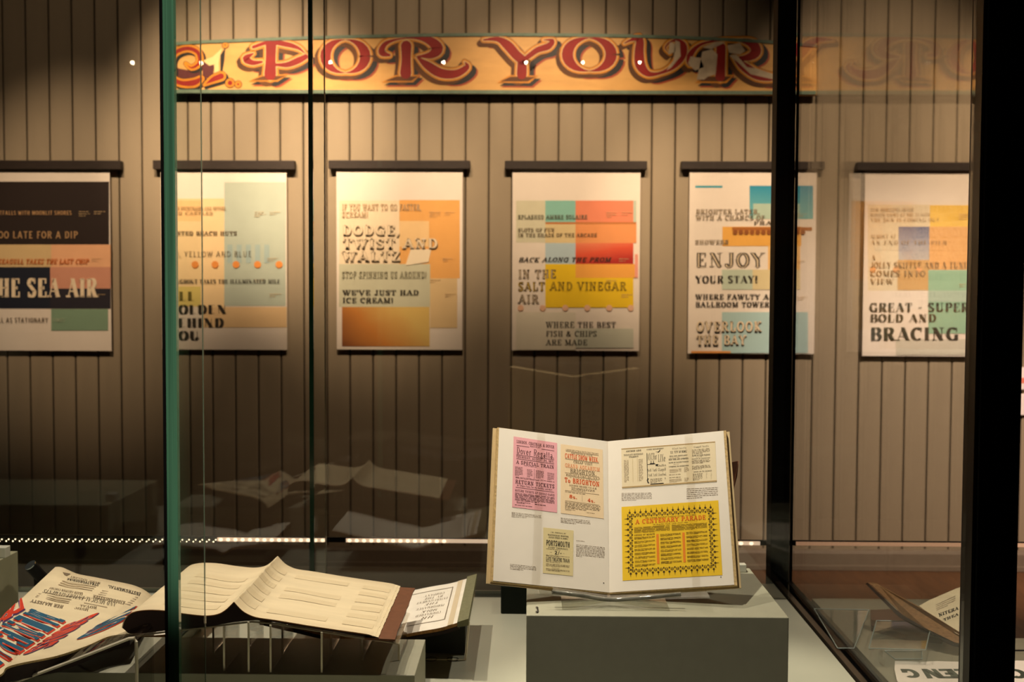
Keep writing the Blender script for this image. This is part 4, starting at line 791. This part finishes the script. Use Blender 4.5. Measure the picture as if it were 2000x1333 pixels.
def fb(u, v):
    p = surf(ut, Y0+.003, Y1-.003)(u, v); return Vector((p.x, p.y, min(p.z-.0012, zlow(p.x))))
mb.shell(fa, fb, 90, 1, 0, 0, 0); mb.build('cover_back', DKBR, bk)
# deckled page edges and the loose brown board at the right
for k, (xa, xb) in enumerate(((716, 733), (722, 739))):
    a = P(xa, 1240+k*1.5, Y0); b = P(xb, 1243+k*2, Y0); n = 50; fr = [Vector((b.x+random.uniform(-.0007, .0006), Y0+(Y1-Y0)*i/n, b.z-.0005)) for i in range(n+1)]
    mb = MB()
    mb.slab([Vector((a.x, Y0, a.z)), ]+fr+[Vector((a.x, Y1, a.z))], Vector((0, 0, -.0009))); mb.build('deckled_page', OLDP, bk)
a = P(712, 1243, Y0); b = P(771, 1249.5, Y0); n = 14
mb = MB(); mb.slab([Vector((a.x, Y0-.001, a.z-.0025))]+[Vector((b.x+random.uniform(-.001, .0008), Y0-.001+(Y1-Y0)*i/n, b.z)) for i in range(n+1)]+[Vector((a.x, Y1, a.z-.0025))], Vector((0, 0, -.003))); mb.build('loose_board', BROWN, bk, label='loose reddish-brown cover board')
# second lower leaf peeking at the back left
mb = MB(); mb.slab([P(344, 1128, 2.03), P(400, 1117, 2.03), P(440, 1118, 2.03), P(440, 1150, 1.95), P(344, 1150, 1.95)], Vector((0, 0, -.001))); mb.build('lower_leaf', OLDP, bk)
mb = MB(); mb.slab([P(455, 1118, 2.035), P(480, 1113, 2.035), P(512, 1109, 2.035), P(520, 1125, 1.99), P(455, 1128, 1.99)], Vector((0, 0, -.001))); mb.build('lower_leaf', OLDP, bk)
# faint show-through of print
mb = MB(); sf = wav(surf(spv, Y0, Y1)); pale = ink((226, 207, 168))
for u0, u1 in ((.56, .70), (.74, .86), (.89, .96), (.20, .36)):
    for r in range(6):
        v0 = .10+r*.14
        if random.random() < .15: continue
        nn = 8
        for i in range(nn):
            ua, ub = u0+(u1-u0)*i/nn, u0+(u1-u0)*(i+1)/nn; e = Vector((0, 0, .0005))
            mb.poly([sf(ua, v0)+e, sf(ub, v0)+e, sf(ub, v0+.075)+e, sf(ua, v0+.075)+e])
mb.build('print_show_through', pale, bk, kind='stuff')
# acrylic stand with fins
st = thing('acrylic_book_stand', 'clear acrylic stand with thin upright fins under the curling book', 'book stand', (-.38, 1.75, lz_))
for q in (((250, 1242), (492, 1213)), ((492, 1213), (560, 1219)), ((545, 1219), (779, 1256))):
    a = P(*q[0], Y0+.004); b = P(*q[1], Y0+.004); mb = MB(); v = Vector((0, .16, 0)); d_ = Vector((0, 0, -.0035))
    mb.hexa([a, b, b+d_, a+d_], [a+v, b+v, b+v+d_, a+v+d_]); mb.build('sloping_panel', ACR, st)
    mb = MB(); mb.tube([a+Vector((0, -.001, -.0015)), b+Vector((0, -.001, -.0015))], .0014, 6); mb.build('panel_edge', mat('soft_acrylic_edge', (150, 138, 112), .3), st)
fins = [(485, 1216, 1.695), (528, 1222, 1.695), (628, 1236, 1.695), (416, 1227, 1.785), (551, 1222, 1.785), (646, 1232, 1.785), (707, 1247, 1.755), (779, 1256, 1.757), (437, 1225, 1.70)]
for (px, py, Y) in fins:
    a = P(px, py, Y); e = 1.866 if Y > 1.74 else 1.79
    mb = MB(); mb.box(a.x-.0011, a.x+.0011, Y+.0022, e, lz_+.0008, a.z); fo = mb.build('fin', ACR, st)
    mb = MB(); mb.box(a.x-.0014, a.x+.0014, Y, Y+.002, lz_+.0008, a.z); mb.build('fin_edge', AEDGE, fo)

# ================================================================== the large printed book at far left
bk = thing('open_book', 'huge open music-hall poster book with blue and red lettering at the left', 'book', (-.75, 1.8, lz_))
fr = [P(*p) for p in ((-170, 1368, 1.55), (-60, 1338, 1.55), (0, 1319, 1.56), (12, 1305, 1.565), (40, 1296, 1.58), (110, 1282, 1.63), (170, 1262, 1.68), (212, 1244, 1.72), (252, 1239, 1.74))]
bc = [P(*p) for p in ((108, 1108, 2.0), (122, 1109, 2.0), (150, 1121, 2.0), (185, 1128, 2.0), (225, 1136, 2.0), (258, 1143, 2.0), (280, 1152, 2.0), (295, 1163, 2.0), (303, 1175, 2.0))]
def arc_pts(pts, n=32):
    s = []
    for i in range(len(pts)-1):
        p0, p1, p2, p3 = pts[max(i-1, 0)], pts[i], pts[i+1], pts[min(i+2, len(pts)-1)]
        for j in range(6):
            t = j/6; s.append(.5*((2*p1)+(p2-p0)*t+(2*p0-5*p1+4*p2-p3)*t*t+(3*p1-p0-3*p2+p3)*t**3))
    s.append(pts[-1]); return s
FR, BC = arc_pts(fr), arc_pts(bc)
def S1(u, v):
    n = len(FR)-1; t = min(max(u, 0)*n, n-1e-6); i = int(t); k = t-i
    return FR[i].lerp(FR[i+1], k).lerp(BC[i].lerp(BC[i+1], k), v)
def S1b(u, v): return S1(u, v)+Vector((0, .004, -.013-.012*math.sin(u*2.6)))
mb = MB(); mb.shell(S1, lambda u, v: S1(u, v)+Vector((0, 0, -.003)), 64, 8, 0, 0, 1); mb.build('page_block', [OLDP, EDGEP], bk, smooth=True)
mb = MB(); mb.shell(lambda u, v: S1(u, v)+Vector((0, .002, -.0035)), S1b, 40, 2, 0, 0, 0); mb.build('cover_back', DKBR, bk)
def inv(px, py, off=0.0, S=S1):
    u, v = .5, .5
    for _ in range(25):
        x, y = proj(S(u, v)); ex, ey = px-x, py-y
        if abs(ex)+abs(ey) < .02: break
        e = 1e-3; xu, yu = proj(S(u+e, v)) if u+e < 1 else proj(S(u-e, v)); sg = 1 if u+e < 1 else -1
        xv, yv = proj(S(u, v+e)); a, b, c, d = (xu-x)/(e*sg), (xv-x)/e, (yu-y)/(e*sg), (yv-y)/e; D = a*d-b*c
        if abs(D) < 1e-9: break
        u += max(-.2, min(.2, (ex*d-b*ey)/D)); v += max(-.2, min(.2, (a*ey-c*ex)/D)); u = min(.999, max(.001, u)); v = min(1.02, max(-.02, v))
    return S(u, v)+Vector((0, -off*.5, off))
BLUE = mat('prussian_blue_ink', (28, 88, 116), .6, .08, 60); REDI = mat('vermilion_ink', (214, 62, 36), .6, .08, 60); WHI = ink((246, 232, 214)); PUR = ink((96, 56, 110))
class Surf:
    def __call__(s, x, y, off=0.0): return inv(x, y, off)
SF = Surf()
# white poster sheet pasted on the near part of the page
q = [(-30, 1205), (0, 1186), (45, 1180), (90, 1181), (140, 1196), (150, 1203), (225, 1188), (268, 1176), (232, 1222), (175, 1250), (90, 1278), (40, 1292), (-20, 1318)]
def tri_word(s, f, st, cols, name, label, gap=.006):
    root_ = None; n = len(s)
    for k, ch in enumerate(s):
        g = sub_map(f, k/n+gap, 0, (k+1)/n-gap, 1); mb = MB()
        W, qq = text_quads(ch, dict(st, th=st['th']*1.25, tn=st['tn']*1.6), .04)
        for (dx, dy, m_, o_) in ((.10, -.05, 1, .0008), (.05, -.02, 1, .0010)):
            for p in qq: mb.poly([g(a/W-dx*-1, 1-b-dy*-1, o_) for a, b in p], m_)
        for p in text_quads(ch, dict(st, th=st['th']*1.15, tn=st['tn']*1.4), .04)[1]: mb.poly([g(a/W, 1-b, .0013) for a, b in p], 2)
        W, qq = text_quads(ch, st, .04)
        for p in qq: mb.poly([g(a/W, 1-b, .0016) for a, b in p], 0)
        mb.build(name, cols, bk)
tri_word('MINERAL', quad_map(SF, (130, 1213), (-10, 1309), (-84, 1268), (64, 1190)), dict(th=.26, tn=.12, sl=.13, st=.16), [BLUE, REDI, WHI], 'printed_letter', '')
tri_word('SODAS', quad_map(SF, (198, 1196), (100, 1264), (40, 1283), (130, 1222)), dict(th=.28, tn=.14, sl=.1, st=.14), [REDI, PUR, WHI], 'printed_letter', '')
tri_word('MO', quad_map(SF, (268, 1184), (236, 1219), (140, 1257), (192, 1222)), dict(th=.24, tn=.14, sl=.1, st=.12), [BLUE, REDI, WHI], 'printed_letter', '')
tri_word('RIA', quad_map(SF, (50, 1190), (-20, 1232), (-60, 1215), (-14, 1180)), dict(th=.3, tn=.16, sl=.1, st=.16), [REDI, PUR, WHI], 'printed_letter', '')
def up(text, a, b, c, d, st, m=INK2):     # upside-down line: a right end top, b left end top (photo), c left bottom, d right bottom
    mb = MB(); put(mb, text, quad_map(SF, d, c, b, a), st, off=.0008); mb.build('printed_text', m, bk)
up('INSTRUMENTAL', (276, 1159), (212, 1144), (212, 1149), (273, 1165), HEAVY, INK)
up('MUSIC GALLERY', (197, 1139), (138, 1126), (137, 1129), (196, 1142), SLAB); up('STRATFORDSHIRE', (194, 1141), (132, 1130), (131, 1134), (192, 1146), HEAVY, INK)
up('KIDDERMINSTER', (246, 1176), (183, 1163), (181, 1168), (242, 1182), SLAB)
up('AND MUSICAL ENTERTAINMENTS', (229, 1178), (88, 1152), (82, 1158), (226, 1186), ROMAN, INK)
up('GRAND AMATEUR CONCERT', (163, 1159), (98, 1148), (96, 1151), (161, 1164), SLAB); up('HER MAJESTY', (125, 1184), (62, 1172), (59, 1177), (122, 1190), HEAVY)
up('ROYAL', (190, 1186), (157, 1182), (155, 1185), (189, 1191), SLAB); up('MUSIC', (174, 1190), (147, 1187), (145, 1190), (172, 1195), SLAB)
mb = MB()
for a, b, n in (((188, 1147), (122, 1135), 3), ((270, 1168), (200, 1154), 5), ((140, 1172), (76, 1160), 2), ((210, 1187), (165, 1178), 1), ((168, 1169), (88, 1158), 1), ((135, 1179), (70, 1166), 1)):
    for k in range(n):
        dx, dy = -3.5*k, 3.6*k
        mb.poly([SF(a[0]+dx, a[1]+dy, .0008), SF(b[0]+dx, b[1]+dy, .0008), SF(b[0]+dx-1, b[1]+dy+1.2, .0008), SF(a[0]+dx-1, a[1]+dy+1.2, .0008)])
mb.build('fine_print', INKF, bk, kind='stuff')
mb = MB(); mb.poly([SF(x, y, .0008) for x, y in ((123, 1119), (138, 1122), (131, 1126), (126, 1124))]); mb.build('corner_ornament', INK2, bk)
# its stand, a bent acrylic sheet
st = thing('acrylic_book_stand', 'bent acrylic stand under the printed book at the left, bright front edge', 'book stand', (-.6, 1.64, SZ))
pa = [P(-120, 1392, 1.60), P(20, 1337, 1.60), P(140, 1292, 1.60), P(252, 1248, 1.60), P(262, 1247, 1.60), P(266, 1254, 1.60), P(267, 1300, 1.60), P(267, 1370, 1.60)]
pa[-1].z = SZ+.001
mb = MB()
for i in range(len(pa)-1):
    mb.hexa([pa[i]+Vector((0, .004, -.0015)), pa[i+1]+Vector((0, .004, -.0015)), pa[i+1]+Vector((.0, .004, .0012)), pa[i]+Vector((.0, .004, .0012))], [pa[i]+Vector((0, .07, -.0015)), pa[i+1]+Vector((0, .07, -.0015)), pa[i+1]+Vector((0, .07, .0012)), pa[i]+Vector((0, .07, .0012))]) if i < 5 else mb.box(pa[i].x-.0015, pa[i].x+.0015, pa[i].y+.004, pa[i].y+.07, pa[i+1].z, pa[i].z)
mb.build('bent_sheet', ACRLOW, st); mb = MB(); mb.tube(pa, .0026, 6); mb.build('polished_edge', AEDGE, st)
mb = MB(); p = pa[0]; mb.box(p.x-.0015, p.x+.0015, p.y+.002, p.y+.07, SZ+.001, p.z); mb.build('rear_leg', ACR, st)

# ================================================================== the two flat open books at the back of the case
def backbook(label, xs, Y0, Y1, text, covr):
    """xs: profile points in frame pixels at Y0, left to right"""
    p = [P(x, y, Y0) for x, y in xs]; s = smooth([(q.x, q.z, 0) for q in p], 4); sv = [Vector((a, Y0, b)) for a, b, _ in s]
    root = thing('open_book', label, 'book', ((p[0].x+p[-1].x)/2, Y0, SZ))
    mb = MB(); mb.shell(surf(sv, Y0, Y1), surf(sv, Y0, Y1, -.006), 60, 1, 0, 0, 1); mb.build('page_block', [mat('white_book_page', (240, 232, 216), .7), mat('toasted_page_edge', (186, 138, 84), .8, .3, 200)], root, smooth=False)
    mb = MB(); mb.shell(surf(sv, Y0-.001, Y1+.001, -.0065), surf(sv, Y0-.001, Y1+.001, -.012), 60, 1, 0, 0, 0); mb.build('cover_back', DKBR, root)
    return root, sv, p
r3, sv3, p3 = backbook('open book with a framed printed page and olive cloth cover, behind the brown board', [(507, 1207), (560, 1219), (640, 1238), (700, 1250), (722, 1256), (745, 1252), (775, 1243), (820, 1234), (860, 1227), (897, 1216)], 1.92, 2.22, True, OLIVE)
f3 = surf(sv3, 1.92, 2.22)
up3 = lambda u, v, off=0.0: f3(u, v)+Vector((0, 0, .0006+off))
def ribline(mb, u0, v0, u1, v1, m=0):
    n = 8
    for i in range(n):
        a = u0+(u1-u0)*i/n; b = u0+(u1-u0)*(i+1)/n; mb.poly([up3(a, v0), up3(b, v0), up3(b, v1), up3(a, v1)], m)
mb = MB(); ribline(mb, .60, .15, .90, .158); ribline(mb, .60, .875, .90, .883); ribline(mb, .898, .15, .903, .883); ribline(mb, .598, .15, .602, .883)
ribline(mb, .07, .30, .43, .308); ribline(mb, .07, .10, .43, .108); mb.build('page_frame', INK2, r3)
mb = MB()
for k, (v, t) in enumerate(((.24, 'HR'), (.31, 'COMMANDED'), (.38, 'MDLK'), (.46, 'PERFORMANCE'), (.54, 'THE'), (.61, 'ENTERTAINMENT'), (.68, 'BY THE'), (.75, 'COMPANY'))):
    w_ = .05+.012*len(t)*.8; put(mb, t, lambda u, vv, off=0.0, v=v, w_=w_: up3(.80+w_/2-w_*u, v+.045*vv), ROMAN, 0, .05, slant=.2)
mb.build('printed_text', INK2, r3)
mb = MB(); n = 22; A = P(893, 1217, 1.915); B = P(915, 1212, 1.915)
mb.shell(lambda u, v: Vector((A.x+(B.x-A.x)*u, 1.915+.31*v, A.z+.001+(.006)*u)), lambda u, v: Vector((A.x+(B.x-A.x)*u, 1.915+.31*v, A.z-.008+.003*u)), 2, 12, 0, 0, 0); mb.build('cover_edge', OLIVE, r3)
mb = MB(); ribline(mb, .925, 0, .955, 1.0); mb.build('polyester_strap', ink((216, 198, 166)), r3)
# black display block under that book
a = P(790, 1290, 2.0); b = P(912, 1222, 2.0); yb = (SZ-EYE.z)/ray(900, 1291).z*ray(900, 1291).y
stb = thing('book_support_block', 'dark clear-sided support box under the olive-covered book', 'book stand', ((a.x+b.x)/2, yb, SZ))
xr = P(911, 1290, yb).x; zt = P(911, 1216, yb).z
mb = MB(); mb.box(xr-.13, xr-.004, yb+.03, yb+.2, SZ+.004, zt-.012); mb.build('dark_block', mat('dark_olive_block', (38, 38, 30), .5), stb)
mb = MB(); mb.slab([Vector((xr-.004, yb, SZ+.0008)), Vector((xr, yb, SZ+.0008)), Vector((xr+.006, yb, zt)), Vector((xr+.002, yb, zt))], Vector((0, .2, 0))); mb.build('acrylic_side', ACR, stb)
mb = MB(); mb.tube([(xr-.001, yb, SZ+.0015), (xr+.005, yb, zt)], .0013, 6); mb.tube([(xr-.16, yb, SZ+.0015), (xr-.001, yb, SZ+.0015)], .0010, 6); mb.build('polished_edge', AEDGE, stb)
mb = MB()
for px in (842, 884):
    c = zplane(SZ+.001)(px, 1288.5); ring = [(c.x+.0105*math.cos(t*.3927), c.y+.0105*math.sin(t*.3927), SZ+.0012) for t in range(17)]; mb.tube(ring, .0006, 5)
mb.build('pad_ring', BLACK, stb)
r4, sv4, p4 = backbook('plain open book hidden behind the left books, seen reflected in the rear glass', [(30, 1243), (80, 1239), (140, 1246), (195, 1252), (222, 1262), (245, 1250), (290, 1243), (345, 1238)], 1.96, 2.20, False, OLIVE)
mb = MB(); xa_, xb_ = P(90, 1250, 1.98).x, P(330, 1250, 1.98).x; mb.box(xa_, xb_, 1.98, 2.18, SZ+.0005, p4[4].z-.013); tag(mb.build('support_block', PLINTH, None, bevel=.002), 'low grey block under the plain open book at the back left', 'plinth')
